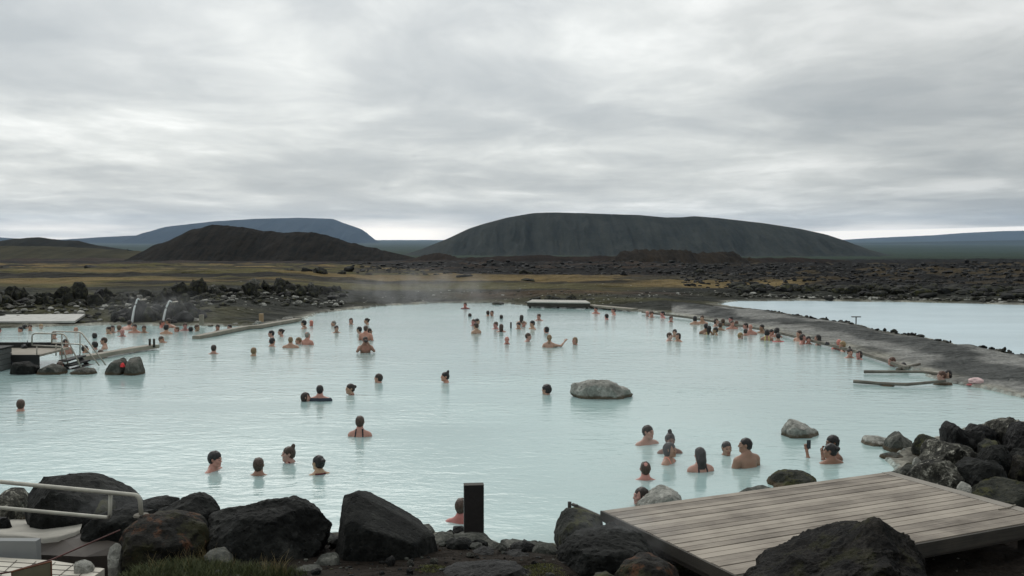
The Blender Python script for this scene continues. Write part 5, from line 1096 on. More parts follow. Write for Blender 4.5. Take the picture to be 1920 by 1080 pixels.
# low roof at the far left
rf = empty('low_shelter', tuple(G(60, 606, 0.1))); tag(rf, 'long low shelter with a light sloping roof at the left edge', 'shelter')
bm = bmesh.new(); lay = bm.faces.layers.float.new('board'); c0, c1, c2, c3 = G(-160, 603, .22), G(141, 603, .22), G(160, 588, .42), G(-140, 593, .42); c2 = P(160, 588.5, 43.6); c3 = P(-140, 591, 43.6); c0 = P(-165, 603, 42.1); c1 = P(140, 602, 42.1)
tp_ = local(rf, [c0, c1, c2, c3]); vt = [bm.verts.new(p) for p in tp_]; vb = [bm.verts.new(p - Vector((0, 0, .08))) for p in tp_]; bm.faces.new(vt); bm.faces.new(vb[::-1])
for i in range(4): bm.faces.new((vt[i], vb[i], vb[(i + 1) % 4], vt[(i + 1) % 4]))
fixn(bm); obj_bm('roof', bm, M_ROOFW, rf)
bm = bmesh.new(); c = (c0 + c1) / 2 + Vector((0, .25, -.17)); obox(bm, local(rf, [c])[0], (c1 - c0) / 2 * .98, Vector((0, .04, 0)), Vector((0, 0, .085))); fixn(bm); obj_bm('fascia', bm, M_BLACKW, rf)
for t in (.35, .65, .98):
    bm = bmesh.new(); q = c0.lerp(c1, t) + Vector((0, .5, -.25)); obox(bm, local(rf, [q])[0], (.05, 0, 0), (0, .05, 0), (0, 0, .18)); fixn(bm); obj_bm('leg', bm, M_BLACKW, rf)
# far platform
pf = empty('far_platform', tuple(G(1045, 574, 0))); tag(pf, 'pale wooden platform on rocks at the far shore', 'platform')
zt_ = .33; cs = [G(988, 566, zt_), G(1107, 567.5, zt_), G(1098, 563, zt_), G(998, 561.5, zt_)]; lc = local(pf, cs); bm = bmesh.new(); lay = bm.faces.layers.float.new('board')
nbd = 12
for i in range(nbd):
    t0, t1 = i / nbd, (i + .94) / nbd; q_ = [lc[0].lerp(lc[3], t0), lc[1].lerp(lc[2], t0), lc[1].lerp(lc[2], t1), lc[0].lerp(lc[3], t1)]; vt = [bm.verts.new(p) for p in q_]; vb = [bm.verts.new(p - Vector((0, 0, .05))) for p in q_]; f_ = [bm.faces.new(vt), bm.faces.new(vb[::-1])]
    for j in range(4): f_.append(bm.faces.new((vt[j], vb[j], vb[(j + 1) % 4], vt[(j + 1) % 4])))
    for x_ in f_: x_[lay] = random.random()
fixn(bm); obj_bm('planking', bm, mat_wood('bleached_planks', (.24, .235, .21), (.46, .45, .41)), pf)
bm = bmesh.new(); obox(bm, (lc[0] + lc[1]) / 2 + Vector((0, .06, -.15)), (lc[1] - lc[0]) / 2 * .99, Vector((0, .04, 0)), Vector((0, 0, .10))); fixn(bm); obj_bm('fascia', bm, M_FRAME, pf)
for t in (.05, .5, .95):
    bm = bmesh.new(); q = lc[0].lerp(lc[1], t) + Vector((0, .3, -.25)); obox(bm, q, (.06, 0, 0), (0, .06, 0), (0, 0, .2)); fixn(bm); obj_bm('leg', bm, M_FRAME, pf)
beam('plank_walkway', [G(1105, 573, .12), G(1150, 577, .12), G(1190, 580.5, .12)], .5, .10, M_PALEW, 'pale plank walkway beside the far platform', 'walkway')
# timber kerb along the embankment
beam('timber_kerb', [G(x, y, .10) for x, y in ((1205, 585), (1290, 595), (1380, 609), (1440, 619.5), (1470, 626), (1540, 643), (1570, 650), (1620, 663), (1665, 677), (1700, 690))], .13, .09, M_DRIFT, 'long thin timber kerb along the embankment edge of the pool', 'kerb')
# poles in the water
pr = P; 
for pts_, lb_ in (([(1600, 715, .06), (1650, 719, .05), (1700, 721, .07), (1745, 717, .10), (1772, 714, .12)], 'nearer thin wooden pole floating by the embankment'), ([(1620, 697, .06), (1680, 697, .07), (1730, 697, .09), (1766, 702, .12)], 'farther thin wooden pole floating by the embankment'), ([(1682, 693, .05), (1705, 687, .07), (1725, 682, .12)], 'short slanting pole near the embankment edge')):
    o_ = tube_obj('wooden_pole', [G(x, y, z_) for x, y, z_ in pts_], .045, M_DRIFT, None, 8, .035); tag(o_, lb_, 'pole', 'poles in the water by the embankment')
# T shaped stand on the embankment crest
tb = G(1605, 608, .42); ts = empty('t_shaped_stand', tuple(tb)); tag(ts, 'small T shaped stand on the crest of the embankment', 'stand'); tube_obj('post', [(0, 0, 0), (0, 0, .27)], .022, M_FRAME, ts, 6)
bm = bmesh.new(); obox(bm, (0, 0, .285), (.17, 0, 0), (0, .05, 0), (0, 0, .016)); fixn(bm); obj_bm('crossbar', bm, M_FRAME, ts)
# small dark things on the kerb, towel, cloths
def lump(name, loc, r3, mat, seed, label, cat, amp=.35):
    U, F = ico(4); W = U * np.array(r3); k = 1 + amp * fbm(U[:, 0] * 2.2, U[:, 1] * 2.2, U[:, 2] * 2.2, octv=4, seed=seed); W = W * k[:, None]; W[:, 2] = np.maximum(W[:, 2], -r3[2] * .35) + r3[2] * .35
    o_ = mesh_np(name, W, F, [mat]); o_.location = loc; tag(o_, label, cat); return o_
tw_ = G(1830, 707, .22); tw_.z = gz(tw_.x, tw_.y); lump('towel', tw_, (.19, .13, .10), M_PINKC, 4, 'crumpled pale pink towel lying on the gravel embankment', 'towel')
tp2 = G(1818, 710, .2); tp2.z = gz(tp2.x, tp2.y); lump('cloth', tp2, (.07, .05, .03), mat_plain('dusty_red_cloth', (.42, .13, .13), .9), 9, 'small dusty red cloth beside the pale pink towel', 'cloth')
k_ = G(1551, 645, .2); lump('bag', (k_.x, k_.y, .17), (.07, .06, .08), M_BLACKP, 12, 'small black pouch standing on the timber kerb', 'bag')
k_ = G(46, 668, .4); k_ = P2(46, 667, 29.9); lump('bag', (k_.x, k_.y, .39 + .0), (.09, .08, .09), M_BLACKP, 15, 'small black bag on the dock', 'bag')
k_ = P2(52, 667, 30.0); sk = tube_obj('stick', [(k_.x, k_.y, .40), (k_.x, k_.y, .62)], .012, M_BLACKP, None, 6); tag(sk, 'thin upright stick beside the bag on the dock', 'stick')
k_ = P(233, 679, 27.0); lump('cloth', (k_.x, k_.y - .12, k_.z - .12), (.06, .05, .085), M_RED, 21, 'bright red cloth hanging between the pair of rocks', 'cloth')
k_ = G(958, 615, 0); o_ = tube_obj('slim_post', [(k_.x, k_.y, -.6), (k_.x, k_.y, .24)], .035, M_FRAME, None, 8); tag(o_, 'slim dark post standing in the water among the far bathers', 'post')
# water spouts: a pipe in the slab and the falling jet
for x0, y0, x1, y1, Yq, lb_ in ((262, 562, 247, 604, 43.0, 'left'), (322, 566, 305, 605, 43.1, 'right')):
    a = P(x0, y0, Yq); b = P(x1, y1, Yq - .1); b.z = -.05; pts_ = []
    for i in range(13):
        t = i / 12; pts_.append(Vector((a.x + (b.x - a.x) * (t ** .62), a.y + (b.y - a.y) * t, a.z + .10 * math.sin(min(1, t * 4) * math.pi) * (1 - t) * .8 + (b.z - a.z) * t ** 1.7)))
    j_ = tube_obj('water_jet', pts_, .030, M_JET, None, 8, .060); tag(j_, 'white arc of water falling from the %s spout' % lb_, 'water jet', 'water jets on the left shore')
    p_ = tube_obj('spout', [a + Vector((.16, .3, -.02)), a + Vector((.0, .02, -.02))], .04, M_STEEL, None, 8); tag(p_, 'short pipe spout in the %s upright slab' % lb_, 'spout', 'spouts on the left shore')

# ---- grass at lower left
def mat_grass(name, c0, c1):
    m, n = new_mat(name); at = n('ShaderNodeAttribute', attribute_name='tone'); c = n.mix(at.outputs['Fac'], c0, c1)
    out(n, n('ShaderNodeBsdfPrincipled', {'Base Color': c, 'Roughness': .7, 'Subsurface Weight': 0.0})); return m
def grass(name, spots, n_, h0, h1, mats, label, seed, w_=.004, kind='stuff', tone=(0, 1)):
    rg = np.random.RandomState(seed); V = []; F = []; T = []
    for cx, cy, rad, cnt in spots:
        for _ in range(int(cnt * n_)):
            a = rg.uniform(0, 6.28); r_ = rad * math.sqrt(rg.uniform()); x, y = cx + r_ * math.cos(a), cy + r_ * math.sin(a) * .7; h_ = rg.uniform(h0, h1) * (1 - .4 * r_ / rad); la = rg.uniform(0, 6.28); ln = rg.uniform(.1, .7) * h_; wa = rg.uniform(0, 3.14); z = gzc(x, y) - .01
            wx, wy = math.cos(wa) * w_, math.sin(wa) * w_; b = len(V); t_ = rg.uniform(*tone)
            for k in range(4):
                s = k / 3; q = (x + math.cos(la) * ln * s * s, y + math.sin(la) * ln * s * s, z + h_ * s * (1 - .15 * s)); ww = 1 - s * .85
                V += [(q[0] - wx * ww, q[1] - wy * ww, q[2]), (q[0] + wx * ww, q[1] + wy * ww, q[2])]; T += [t_, t_]
            for k in range(3): F.append((b + 2 * k, b + 2 * k + 1, b + 2 * k + 3, b + 2 * k + 2))
    o_ = mesh_np(name, V, F, mats, smooth=False); a_ = o_.data.attributes.new('tone', 'FLOAT', 'POINT'); a_.data.foreach_set('value', np.array(T, np.float32))
    tag(o_, label, 'grass', kind=kind); return o_
_gx = np.linspace(-6, 8, 141); _gy = np.linspace(7.5, 13, 56); _GX, _GY = np.meshgrid(_gx, _gy); _GZ = ground_z(_GX.ravel(), _GY.ravel())[0].reshape(_GX.shape)
def gzc(x, y):
    i = min(max((x + 6) / .1, 0), 139.99); j = min(max((y - 7.5) / .1, 0), 54.99); a, b = int(i), int(j); u_, v_ = i - a, j - b
    return float((_GZ[b, a] * (1 - u_) + _GZ[b, a + 1] * u_) * (1 - v_) + (_GZ[b + 1, a] * (1 - u_) + _GZ[b + 1, a + 1] * u_) * v_)
gsp = []; rg_ = np.random.RandomState(4)
for px_, py_, rad, c_ in ((215, 1078, .22, 1), (250, 1066, .25, 1.3), (290, 1060, .25, 1.5), (330, 1056, .25, 1.6), (370, 1052, .25, 1.6), (405, 1056, .25, 1.5), (440, 1062, .25, 1.3), (480, 1070, .25, 1.2), (520, 1076, .2, .8), (350, 1075, .4, 2), (260, 1085, .4, 1.6), (430, 1085, .4, 1.6), (545, 1078, .15, .3), (200, 1090, .25, .8)):
    g_ = G(px_, py_, .55); gsp.append((g_.x, g_.y, rad, c_))
grass('grass', gsp, 420, .05, .17, [mat_grass('green_grass', (.032, .044, .012), (.085, .095, .028))], 'green grass growing in front of the rusty boulder', 2)
dsp = [(G(x, y, .55).x, G(x, y, .55).y, r_, c_) for x, y, r_, c_ in ((340, 1040, .12, 1.2), (365, 1030, .12, 1.0), (392, 1045, .1, .5), (505, 1075, .10, 1.0), (525, 1078, .08, .8), (310, 1062, .3, .6), (445, 1060, .3, .5))]
grass('dry_grass', dsp, 40, .18, .34, [mat_grass('straw', (.14, .11, .045), (.26, .20, .09))], 'dry straw coloured grass stalks among the green grass', 6, .0028)
tf = [(G(x, y, .3).x + 0, G(x, y, .3).y, .25, 1) for x, y in ((1660, 617), (1698, 626), (1762, 640))]
grass('grass_tuft', [(a, b, .3, 1) for a, b, c, d in tf] , 0, .1, .3, [bpy.data.materials['straw']], 'x', 9) if False else None
msp = [(G(x, y, .5).x, G(x, y, .5).y, r_, c_) for x, y, r_, c_ in ((1015, 1052, .22, 1.5), (1030, 1066, .2, 1.2), (990, 1075, .2, .8), (812, 1060, .15, .9), (800, 1075, .12, .5), (860, 1058, .08, .3), (1210, 1075, .15, .3))]
grass('moss', msp, 500, .015, .05, [mat_grass('yellow_green_moss', (.055, .065, .015), (.14, .14, .035))], 'yellow green moss between the stones below the post', 12, .005)

# ---- steam drifting off the warm water
def steam(name, c, r3, dens, seed, label):
    bm = bmesh.new(); bmesh.ops.create_icosphere(bm, subdivisions=3, radius=1.0)
    for v_ in bm.verts: v_.co = Vector((v_.co.x * r3[0], v_.co.y * r3[1], v_.co.z * r3[2]))
    m, n = new_mat(name + '_vapour'); ob = n('ShaderNodeTexCoord').outputs['Object']
    q = n('ShaderNodeVectorMath', {0: ob, 1: (1 / r3[0], 1 / r3[1], 1 / r3[2])}, operation='MULTIPLY'); ln = n('ShaderNodeVectorMath', {0: q}, operation='LENGTH')
    fall = n('ShaderNodeMapRange', {0: ln.outputs['Value'], 1: .15, 2: .95, 3: 1.0, 4: 0.0}, interpolation_type='SMOOTHSTEP')
    nz = n.noise(n('ShaderNodeVectorMath', {0: ob, 1: (seed, seed * 2, 0)}, operation='ADD'), 1.6 / r3[2], 4, .6); nn = n('ShaderNodeMapRange', {0: nz.outputs[0], 1: .38, 2: .68, 3: 0.0, 4: 1.0})
    d_ = n.math('MULTIPLY', n.math('MULTIPLY', fall, nn), dens)
    n('ShaderNodeOutputMaterial', {1: n('ShaderNodeVolumePrincipled', {'Color': (.9, .93, .95, 1), 'Density': d_, 'Anisotropy': .2})})
    o_ = obj_bm(name, bm, m, None, True); o_.location = c; tag(o_, label, 'steam', kind='stuff'); return o_

# ================================================================ THE BATHERS
def pp(*a, **k): return person(*a, **k)
N = 'bathers near the front of the pool'
# near groups
pp(404, 846, 882, 75, 'dark haired man in profile looking right, leftmost of the near group of four', hair='thick', hc='black', skin='pink', group=N, nod=4)
pp(485, 857, 890, 180, 'brown haired person seen from behind, second of the near group of four', hair='short', hc='brown', skin='tan', group=N, nod=-6)
pp(540, 837, 867, -115, 'woman with a tall topknot looking left in the near group', hair='highbun', hc='brown', female=True, suit='bikini', sc='maroon', group=N, yaw=45)
pp(596, 853, 888, -150, 'woman with a small bun and halter strap, rightmost of the near group', hair='backbun', hc='black', female=True, suit='halter', sc='maroon', group=N, yaw=20)
pp(675, 779, 817, 178, 'brown haired woman from behind with thin black swimsuit straps in mid pool', hair='short', hc='brown', skin='pink', female=True, suit='swimsuit', group=N)
pp(574, 735, 752, 95, 'dark haired person low in the water left of the navy shirt', hair='bob', hc='dark', female=True, group=N)
pp(600, 721, 751, 178, 'man in a navy blue shirt seen from behind', hair='crop', hc='black', suit='shirt', sc='navy', group=N, broad=1.12)
pp(656, 719, 740, -60, 'dark haired woman with red strap facing left beside the navy shirt', hair='backbun', hc='dark', female=True, suit='bikini', sc='maroon', group=N)
pp(709, 700, 717, -110, 'dark haired swimmer moving left with one arm stretched behind', pose='reach', hair='short', hc='dark', group=N)
pp(834, 697, 717, -70, 'woman with a black topknot facing left alone in mid pool', hair='highbun', hc='black', skin='pink', female=True, group=N)
pp(1024, 720, 739, -120, 'person with black curly hair left of the big flat boulder', hair='curly', hc='black', group=N)
pp(39, 748, 770, -170, 'brown haired person from behind alone at the left edge', hair='short', hc='brown', group=N)
pp(1216, 797, 833, 30, 'smiling dark haired man facing right, farthest of the right hand group', hair='short', hc='dark', skin='fair', group=N, yaw=15)
pp(1257, 812, 850, 5, 'woman with a black topknot facing the camera behind another head', hair='topbun', hc='black', skin='brown', female=True, group=N)
pp(1257, 829, 868, 60, 'person with grey black hair and pinkish top in front of the topknot woman', hair='bob', hc='black', skin='tan', female=True, suit='bikini', sc='peach', group=N)
pp(1312, 838, 882, -165, 'woman with wet black hair and black swimsuit straps from behind', hair='wetlong', hc='black', skin='fair', female=True, suit='swimsuit', group=N, nod=4)
pp(1363, 827, 853, 8, 'laughing person in a bright blue top facing the camera', hair='crop', hc='black', skin='tan', suit='shirt', sc='blue', group=N)
pp(1397, 820, 875, -150, 'man with cropped black hair facing left, bare shoulders above the water', hair='crop', hc='black', skin='tan', group=N, yaw=50, broad=1.06)
pp(1210, 864, 898, 178, 'man with thinning grey hair from behind, arms spread under the water', pose='wide', hair='balding', hc='brown', skin='pink', group=N)
pp(1201, 913, 945, -75, 'dark haired person facing left behind the pale rock by the deck', hair='bob', hc='dark', skin='fair', group=N)
pp(866, 932, 978, 160, 'sunburnt person with cropped hair half hidden by the dark post', hair='crop', hc='brown', skin='red', group=N, broad=.9)
pp(1560, 816, 858, -80, 'black haired man with a hand at his mouth behind his companion', pose='face', hair='thick', hc='black', skin='brown', group=N)
pa = pp(1556, 831, 868, -166, 'black haired woman holding up a phone to the left', pose='phone', hair='backbun', hc='black', skin='olive', female=True, group=N, yaw=50)
# left area around the steps
W = 'bathers on the left side of the pool'
pp(-2, 613, 623, 170, 'person cut off by the left edge below the low roof', group=W, skin='pink')
pp(38, 612, 622, -20, 'dark haired person below the low roof, nearest the left edge', hair='short', hc='black', group=W)
pp(47, 608, 616, 150, 'black haired head just behind the one nearest the left edge', hair='short', hc='black', group=W)
pp(56, 608, 620, 20, 'brown haired person third from left below the low roof', hair='short', hc='brown', group=W)
pp(77, 607, 616, 30, 'fair haired pale person below the right half of the low roof', hair='crop', hc='blond', skin='pale', group=W)
pp(142, 613, 622, 10, 'bald pink head at the right end of the low roof', hair=None, skin='pink', group=W)
pp(101, 622, 636, 10, 'dark haired person seen through the farther stair rail', hair='short', hc='dark', group=W)
pp(177, 624, 634, -150, 'black haired person with bare shoulder below the left spout', hair='thick', hc='black', group=W)
pp(124, 635, 664, 60, 'tall dark haired person standing behind the stair rails', hair='bob', hc='black', skin='tan', female=True, group=W)
pp(160, 647, 661, 100, 'black haired person in red between the stair rails', hair='short', hc='black', suit='bikini', sc='red', female=True, skin='fair', group=W)
pp(177, 640, 655, -120, 'black haired woman in a red swimsuit right of the stair rails', hair='thick', hc='black', female=True, suit='shirt', sc='red', group=W)
pp(194, 632, 654, -75, 'man with brown hair facing left behind the floating beam', hair='short', hc='brown', skin='fair', group=W)
pp(189, 655, 663, 180, 'dark head low in the water behind the floating beam', hair='short', hc='brown', group=W)
pp(113, 677, 693, 175, 'sunburnt person with brown hair by the rocks below the dock', hair='short', hc='brown', skin='red', group=W, Y=27.9)
pp(203, 612, 626, -20, 'dark haired person left in the cluster between rail and spout', hair='short', hc='dark', group=W)
pp(211, 610, 624, 30, 'black haired person second in the cluster before the left spout', hair='bob', hc='black', group=W)
pp(224, 609, 622, 170, 'brown haired person third in the cluster before the left spout', hair='short', hc='lightbrown', group=W)
pp(229, 617, 631, 10, 'bald pink man in front of the cluster before the left spout', hair=None, skin='pink', group=W)
pp(243, 601, 617, 175, 'bent bather standing under the left water spout', pose='bend', hair='short', hc='dark', skin='fair', group=W, nod=20)
pp(252, 607, 624, 0, 'dark haired man with pale headband just below the left spout', hair='short', hc='dark', skin='pink', group=W)
pp(270, 610, 624, 20, 'brown haired person right of the left water spout', hair='short', hc='brown', skin='tan', group=W)
pp(304, 600, 614, 100, 'pink person under the right water spout', hair='crop', hc='brown', skin='red', group=W)
pp(315, 597, 614, -90, 'dark haired person leaning into the right water spout', pose='bend', hair='short', hc='dark', skin='tan', group=W)
pp(312, 608, 626, 178, 'person with thick black hair from behind below the right spout', hair='curly', hc='black', skin='fair', group=W)
pp(331, 612, 622, -40, 'small fair haired head right of the thick black hair', hair='crop', hc='lightbrown', skin='pink', group=W)
pp(347, 605, 620, 20, 'pink person with brown hair beside the whitish low rock', hair='short', hc='brown', skin='pink', group=W)
pp(358, 612, 621, 175, 'dark head low in the water beside the whitish low rock', hair='short', hc='black', group=W)
pp(370, 608, 621, 60, 'brown haired person in front of the pale post', hair='short', hc='brown', skin='tan', group=W)
pp(408, 608, 621, 10, 'dark haired person behind the left part of the timber kerb', hair='short', hc='dark', skin='tan', group=W)
pp(430, 608, 616, -20, 'dark head at the shore behind the timber kerb', hair='short', hc='black', group=W)
pp(303, 630, 642, 60, 'brown haired person with a raised arm right of the floating beam', pose='face', hair='short', hc='brown', group=W)
pp(401, 646, 663, 178, 'dark haired person from behind between kerb and mid pool', hair='short', hc='dark', group=W)
pp(476, 651, 667, 165, 'blond person from behind with bare shoulders, left of mid pool', hair='short', hc='dkblond', skin='fair', group=W)
# left middle
C = 'bathers in the far left of mid pool'
pp(508, 619, 641, -75, 'black haired man in profile facing left near the pair of women', hair='short', hc='black', skin='fair', group=C, pose='stand')
pp(526, 616, 631, -60, 'woman with a knot at the back of her head facing left', hair='backbun', hc='dark', female=True, group=C)
pp(511, 633, 649, 150, 'black haired person in front of the profile man', hair='thick', hc='black', group=C)
pp(545, 631, 652, 178, 'grey blond man from behind with broad wet shoulders', hair='crop', hc='dkblond', skin='fair', group=C, broad=1.15)
pp(559, 632, 645, -80, 'blond person close beside the broad shouldered man', hair='short', hc='dkblond', skin='fair', group=C)
pp(577, 622, 646, 150, 'bald man with wet back standing right of the broad shouldered man', hair='balding', hc='grey', skin='pink', group=C)
pp(569, 600, 616, -100, 'black haired person in a black top at the end of the timber kerb', hair='thick', hc='black', female=True, suit='bikini', group=C)
pp(584, 600, 611, 30, 'bald sunburnt man right of the end of the timber kerb', hair=None, skin='red', group=C)
pp(625, 601, 611, -60, 'grey haired person far left of the four person huddle', hair='crop', hc='grey', group=C)
pp(631, 610, 624, 20, 'brown haired person facing the camera below the grey haired one', hair='short', hc='dark', skin='fair', group=C)
pp(658, 596, 608, 5, 'dark haired woman facing the camera behind the huddle', hair='bob', hc='dark', female=True, group=C)
pp(687, 596, 608, -70, 'dark haired person facing left, farthest above the huddle', hair='backbun', hc='dark', female=True, group=C)
pp(673, 612, 625, -110, 'black haired person left in the huddle of four', hair='short', hc='black', group=C)
pp(686, 610, 638, 170, 'man with short hair and pink wet back in the huddle', hair='crop', hc='brown', skin='pink', group=C)
pp(693, 615, 628, 100, 'dark haired person right in the huddle behind the camera man', hair='short', hc='dark', skin='tan', group=C)
cm = pp(685, 631, 661, 12, 'bare chested man holding a camera up to his face', pose='camera', hair='short', hc='dark', skin='tan', group=C)
# centre far
F_ = 'bathers in the far middle of the pool'
pp(872, 567, 579, -20, 'reddish person alone at the far shore', hair='short', hc='brown', skin='red', suit='shirt', sc='maroon', group=F_)
pp(881, 587, 593, 180, 'tiny dark head low in the water below the red dressed one', hair='short', hc='dark', group=F_)
pp(915, 582, 592, 170, 'dark haired one of a far pair left of the platform', hair='short', hc='dark', group=F_)
pp(922, 582, 592, -30, 'fair skinned one of a far pair left of the platform', hair='crop', hc='brown', skin='pink', group=F_)
pp(940, 590, 597, 180, 'dark head low in the water right of the far pair', hair='short', hc='dark', group=F_)
pp(887.5, 598, 611, -30, 'pink faced person back left in the trio left of mid pool', hair='crop', hc='brown', skin='pink', group=F_)
pp(895.5, 597, 609, 60, 'black haired person back right in the trio left of mid pool', hair='short', hc='black', group=F_)
pp(892, 605, 625, -130, 'dark haired person with bare shoulders in front of the trio', hair='short', hc='brown', skin='fair', group=F_)
pp(929, 603, 617, -40, 'brown haired person with arms out in the water, behind the long haired one', pose='wide', hair='short', hc='brown', skin='pink', group=F_)
pp(940, 607, 622, 178, 'person with long brown hair from behind left of the slim post', hair='wetlong', hc='brown', female=True, group=F_)
pp(978, 590, 607, 175, 'person with long dark hair standing right of the slim post', hair='wetlong', hc='dark', female=True, group=F_)
pp(982, 602, 613, 20, 'pale shouldered person just below the long dark hair', hair='crop', hc='lightbrown', skin='pink', group=F_)
pp(972, 604, 617, -20, 'dark haired man facing the camera nearest the slim post', hair='short', hc='black', skin='fair', group=F_)
pp(997.5, 601, 617, -60, 'black haired person facing left, right of the slim post cluster', hair='thick', hc='black', skin='fair', group=F_)
pp(1010, 588, 601, -30, 'person with short brown hair below the left end of the platform', hair='short', hc='brown', skin='pink', group=F_)
pp(1024, 612, 624, -120, 'long haired swimmer with an arm out to the right', pose='reach', hair='bob', hc='black', female=True, group=F_)
pp(950.5, 631, 645, 5, 'bald pink man facing the camera alone in front of the far cluster', hair=None, skin='pink', group=F_)
pp(991, 624, 640, 80, 'brown haired person leaning toward the ponytail woman', pose='lean', hair='short', hc='brown', skin='fair', group=F_)
pp(1030, 627, 651, 175, 'woman with a long blond brown ponytail, one arm out to the left', pose='out', hair='ponytail', hc='dkblond', skin='fair', female=True, group=F_)
pp(1077.5, 632, 646, -40, 'person with dark blond hair facing left, right of the ponytail woman', hair='bob', hc='dkblond', skin='pink', group=F_)
pp(1117, 575, 588, -40, 'dark haired person beside the right end of the platform', hair='short', hc='dark', skin='pink', group=F_)
pp(1150, 577, 590, -80, 'dark haired person at the plank walkway right of the platform', hair='short', hc='dark', skin='pink', group=F_)
pp(1137, 588, 599, -150, 'black haired head below the plank walkway', hair='short', hc='black', skin='pink', group=F_)
# right, along the embankment
K = 'bathers along the embankment'
pp(1214, 583, 593, 20, 'bald pink head at the far end of the embankment row', hair=None, skin='pink', group=K)
pp(1222, 583, 595, 10, 'person with bushy brown hair beside the bald pink head', hair='curly', hc='brown', skin='pink', group=K)
pp(1242, 583, 596, -70, 'black haired person facing left, third along the embankment', hair='short', hc='black', skin='pink', group=K)
pp(1258.5, 592, 604, 10, 'brown haired person facing the camera, fourth along the embankment', hair='short', hc='brown', skin='pink', group=K)
pp(1265, 617, 632, -20, 'dark haired person at the back of the trio in open water', hair='short', hc='dark', skin='fair', group=K)
pp(1256, 623, 639, 50, 'pale faced person front left in the trio in open water', hair='short', hc='brown', skin='pale', group=K)
pp(1271, 624, 640, -50, 'dark haired woman front right in the trio in open water', hair='bob', hc='dark', female=True, group=K)
pp(1303, 592, 608, 178, 'person with glossy black hair from behind near the kerb', hair='bob', hc='black', female=True, group=K)
pp(1316.6, 591, 607, -20, 'brown bearded man right of the glossy black hair', hair='short', hc='brown', skin='fair', group=K)
pp(1323.7, 606, 626, 170, 'black haired person with tan shoulders, back of a close pair', hair='short', hc='black', skin='olive', group=K)
pp(1329.5, 610, 627, 165, 'woman with long black hair, front of the close pair', hair='wetlong', hc='black', skin='olive', female=True, suit='bikini', sc='yellow', group=K)
pp(1341, 613, 628, -90, 'person with bent arms and white strap right of the close pair', pose='face', hair='short', hc='dark', skin='tan', female=True, suit='swimsuit', sc='white', group=K)
pp(1343.5, 597, 612, 50, 'dark haired woman facing right behind the bent arms', hair='bob', hc='dark', female=True, group=K)
pp(1355.5, 597, 610, 170, 'grey brown head behind the central embankment cluster', hair='short', hc='brown', skin='tan', group=K)
pp(1351, 604, 619, 150, 'olive brown head in front of the grey brown one', hair='short', hc='brown', skin='tan', group=K)
pp(1370, 593, 611, -50, 'tall black haired man facing left in the embankment cluster', pose='rest', hair='short', hc='black', skin='pink', group=K)
pp(1373, 601, 617, 10, 'sunburnt man facing the camera in front of the tall one', hair='crop', hc='brown', skin='pink', group=K, broad=1.1)
pp(1381, 601, 613, 160, 'auburn haired head right of the sunburnt man', hair='short', hc='auburn', skin='fair', group=K)
pp(1397.5, 605, 618, -70, 'dark haired man facing left beside a bald man', hair='short', hc='dark', skin='pink', group=K)
pp(1407, 608, 627, 175, 'bald pink man from behind at the kerb', hair=None, skin='pink', group=K)
pp(1398, 616, 629, 160, 'dark haired child sized bather in front of the bald man', hair='short', hc='dark', skin='pink', group=K, size=.9)
pp(1389, 623, 635, 100, 'very pale blond person in front of the bald man', hair='short', hc='blond', skin='pale', group=K)
pp(1428, 608, 625, -50, 'woman with a black knot of hair facing left along the kerb', hair='backbun', hc='black', skin='olive', female=True, group=K)
pp(1438, 617, 638, 170, 'black haired woman with yellow strap and tan back', hair='bob', hc='black', skin='tan', female=True, suit='swimsuit', sc='yellow', group=K)
pp(1447, 617, 631, 30, 'black haired head right behind the yellow strap', hair='short', hc='black', skin='pink', group=K)
pp(1457, 614, 632, 150, 'person with a big mass of black hair by the kerb', hair='curly', hc='black', skin='tan', female=True, group=K)
pp(1459, 624, 640, 175, 'person in a bright red top in front of the big black hair', hair='short', hc='black', suit='shirt', sc='red', female=True, group=K)
pp(1498, 619, 640, -60, 'brown haired man with pale towel collar, first of four at the kerb', hair='short', hc='brown', skin='fair', group=K)
pp(1505.6, 626, 645, 60, 'dark haired woman, second of four at the kerb', hair='bob', hc='dark', skin='pink', female=True, group=K)
pp(1516, 630, 645, -10, 'black haired person facing the camera, third of four at the kerb', hair='short', hc='black', skin='pink', group=K)
pp(1533, 627, 646, -120, 'woman with wet black hair to the shoulders, last of four at the kerb', hair='wetlong', hc='black', female=True, group=K)
pp(1573, 636, 655, -20, 'sunburnt bald man behind a blond person at the kerb', hair=None, skin='red', group=K)
pp(1579, 639, 658, -110, 'blond person in front of the sunburnt man at the kerb', hair='short', hc='blond', skin='pink', group=K, pose='rest')
pp(1594, 653, 671, 5, 'woman with a small topknot facing the camera at the kerb', hair='topbun', hc='dark', skin='fair', female=True, group=K)
pp(1610.5, 657, 674, -55, 'dark haired woman facing left, right of the topknot woman', hair='bob', hc='dark', skin='pink', female=True, group=K)
pp(1672, 669, 686, -80, 'auburn black haired person facing left near the end of the kerb', hair='short', hc='auburn', skin='pink', group=K)
pp(1693.5, 679, 690, 180, 'black head at the very end of the kerb', hair='short', hc='black', group=K)
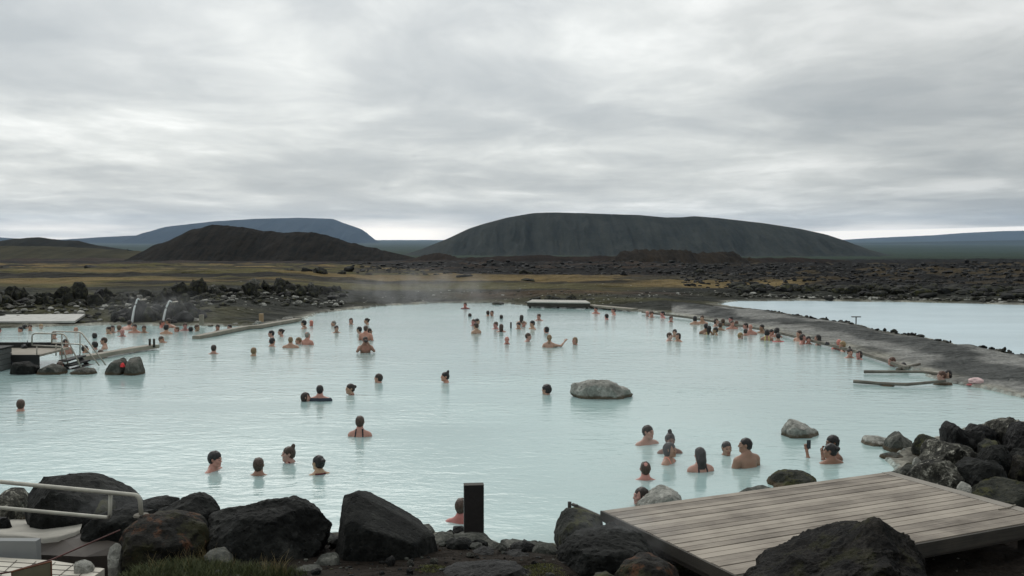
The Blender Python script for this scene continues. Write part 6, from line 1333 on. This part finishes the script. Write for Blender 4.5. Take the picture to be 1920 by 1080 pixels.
pp(1765, 695, 714, -90, 'dark haired person with an arm out left by the poles', pose='reach', hair='short', hc='auburn', skin='fair', group=K)
pp(1777, 693, 713, -60, 'long black haired person behind the one with an arm out by the poles', hair='bob', hc='black', female=True, group=K)
# held things
def held(root, name, local_c, half, mat, label, cat):
    mw = Matrix.LocRotScale(root.location, root.rotation_euler, root.scale); bm = bmesh.new(); obox(bm, (0, 0, 0), (half[0], 0, 0), (0, half[1], 0), (0, 0, half[2])); fixn(bm); bevel(bm, .004)
    o_ = empty(name, mw @ Vector(local_c)); o_.rotation_euler = root.rotation_euler; tag(o_, label, cat); obj_bm('housing', bm, mat, o_); return o_
ca = held(cm, 'camera', (0, -.275, 1.63), (.065, .03, .042), M_BLACKP, 'black camera held at the eye by the bare chested man', 'camera')
bm = bmesh.new(); bmesh.ops.create_cone(bm, cap_ends=True, segments=16, radius1=.032, radius2=.03, depth=.05, matrix=Matrix.Translation((0, -.05, 0)) @ Matrix.Rotation(R(90), 4, 'X')); obj_bm('lens', bm, M_BLACKP, ca)
ph = held(pa, 'phone', (.115, -.50, 1.64), (.037, .005, .075), M_BLACKP, 'dark phone held up in front of the couple', 'phone')
bm = bmesh.new(); obox(bm, (0, .0062, 0), (.033, 0, 0), (0, .0008, 0), (0, 0, .068)); fixn(bm); obj_bm('screen', bm, mat_plain('phone_screen', (.03, .035, .045), .1), ph)
for k_, (cx_, cy_, Yq, r3, dn_, sd_, lb_) in enumerate(((790, 545, 55.0, (7.5, 3.0, 1.7), .20, 3.0, 'thin steam rising at the far shore left of the platform'), (300, 580, 42.0, (4.2, 1.6, 1.1), .16, 9.0, 'steam around the two water spouts'),
    (1175, 1010, 10.6, (1.0, .7, .55), .50, 17.0, 'wisp of steam in front of the boulder under the deck corner'), (1250, 850, 15.6, (1.6, 1.0, .55), .22, 23.0, 'faint steam around the right hand group of bathers'), (215, 950, 11.4, (1.0, .5, .3), .35, 31.0, 'wisp of steam behind the metal handrail'))):
    steam('steam', P(cx_, cy_, Yq), r3, dn_, sd_, lb_)
haze()
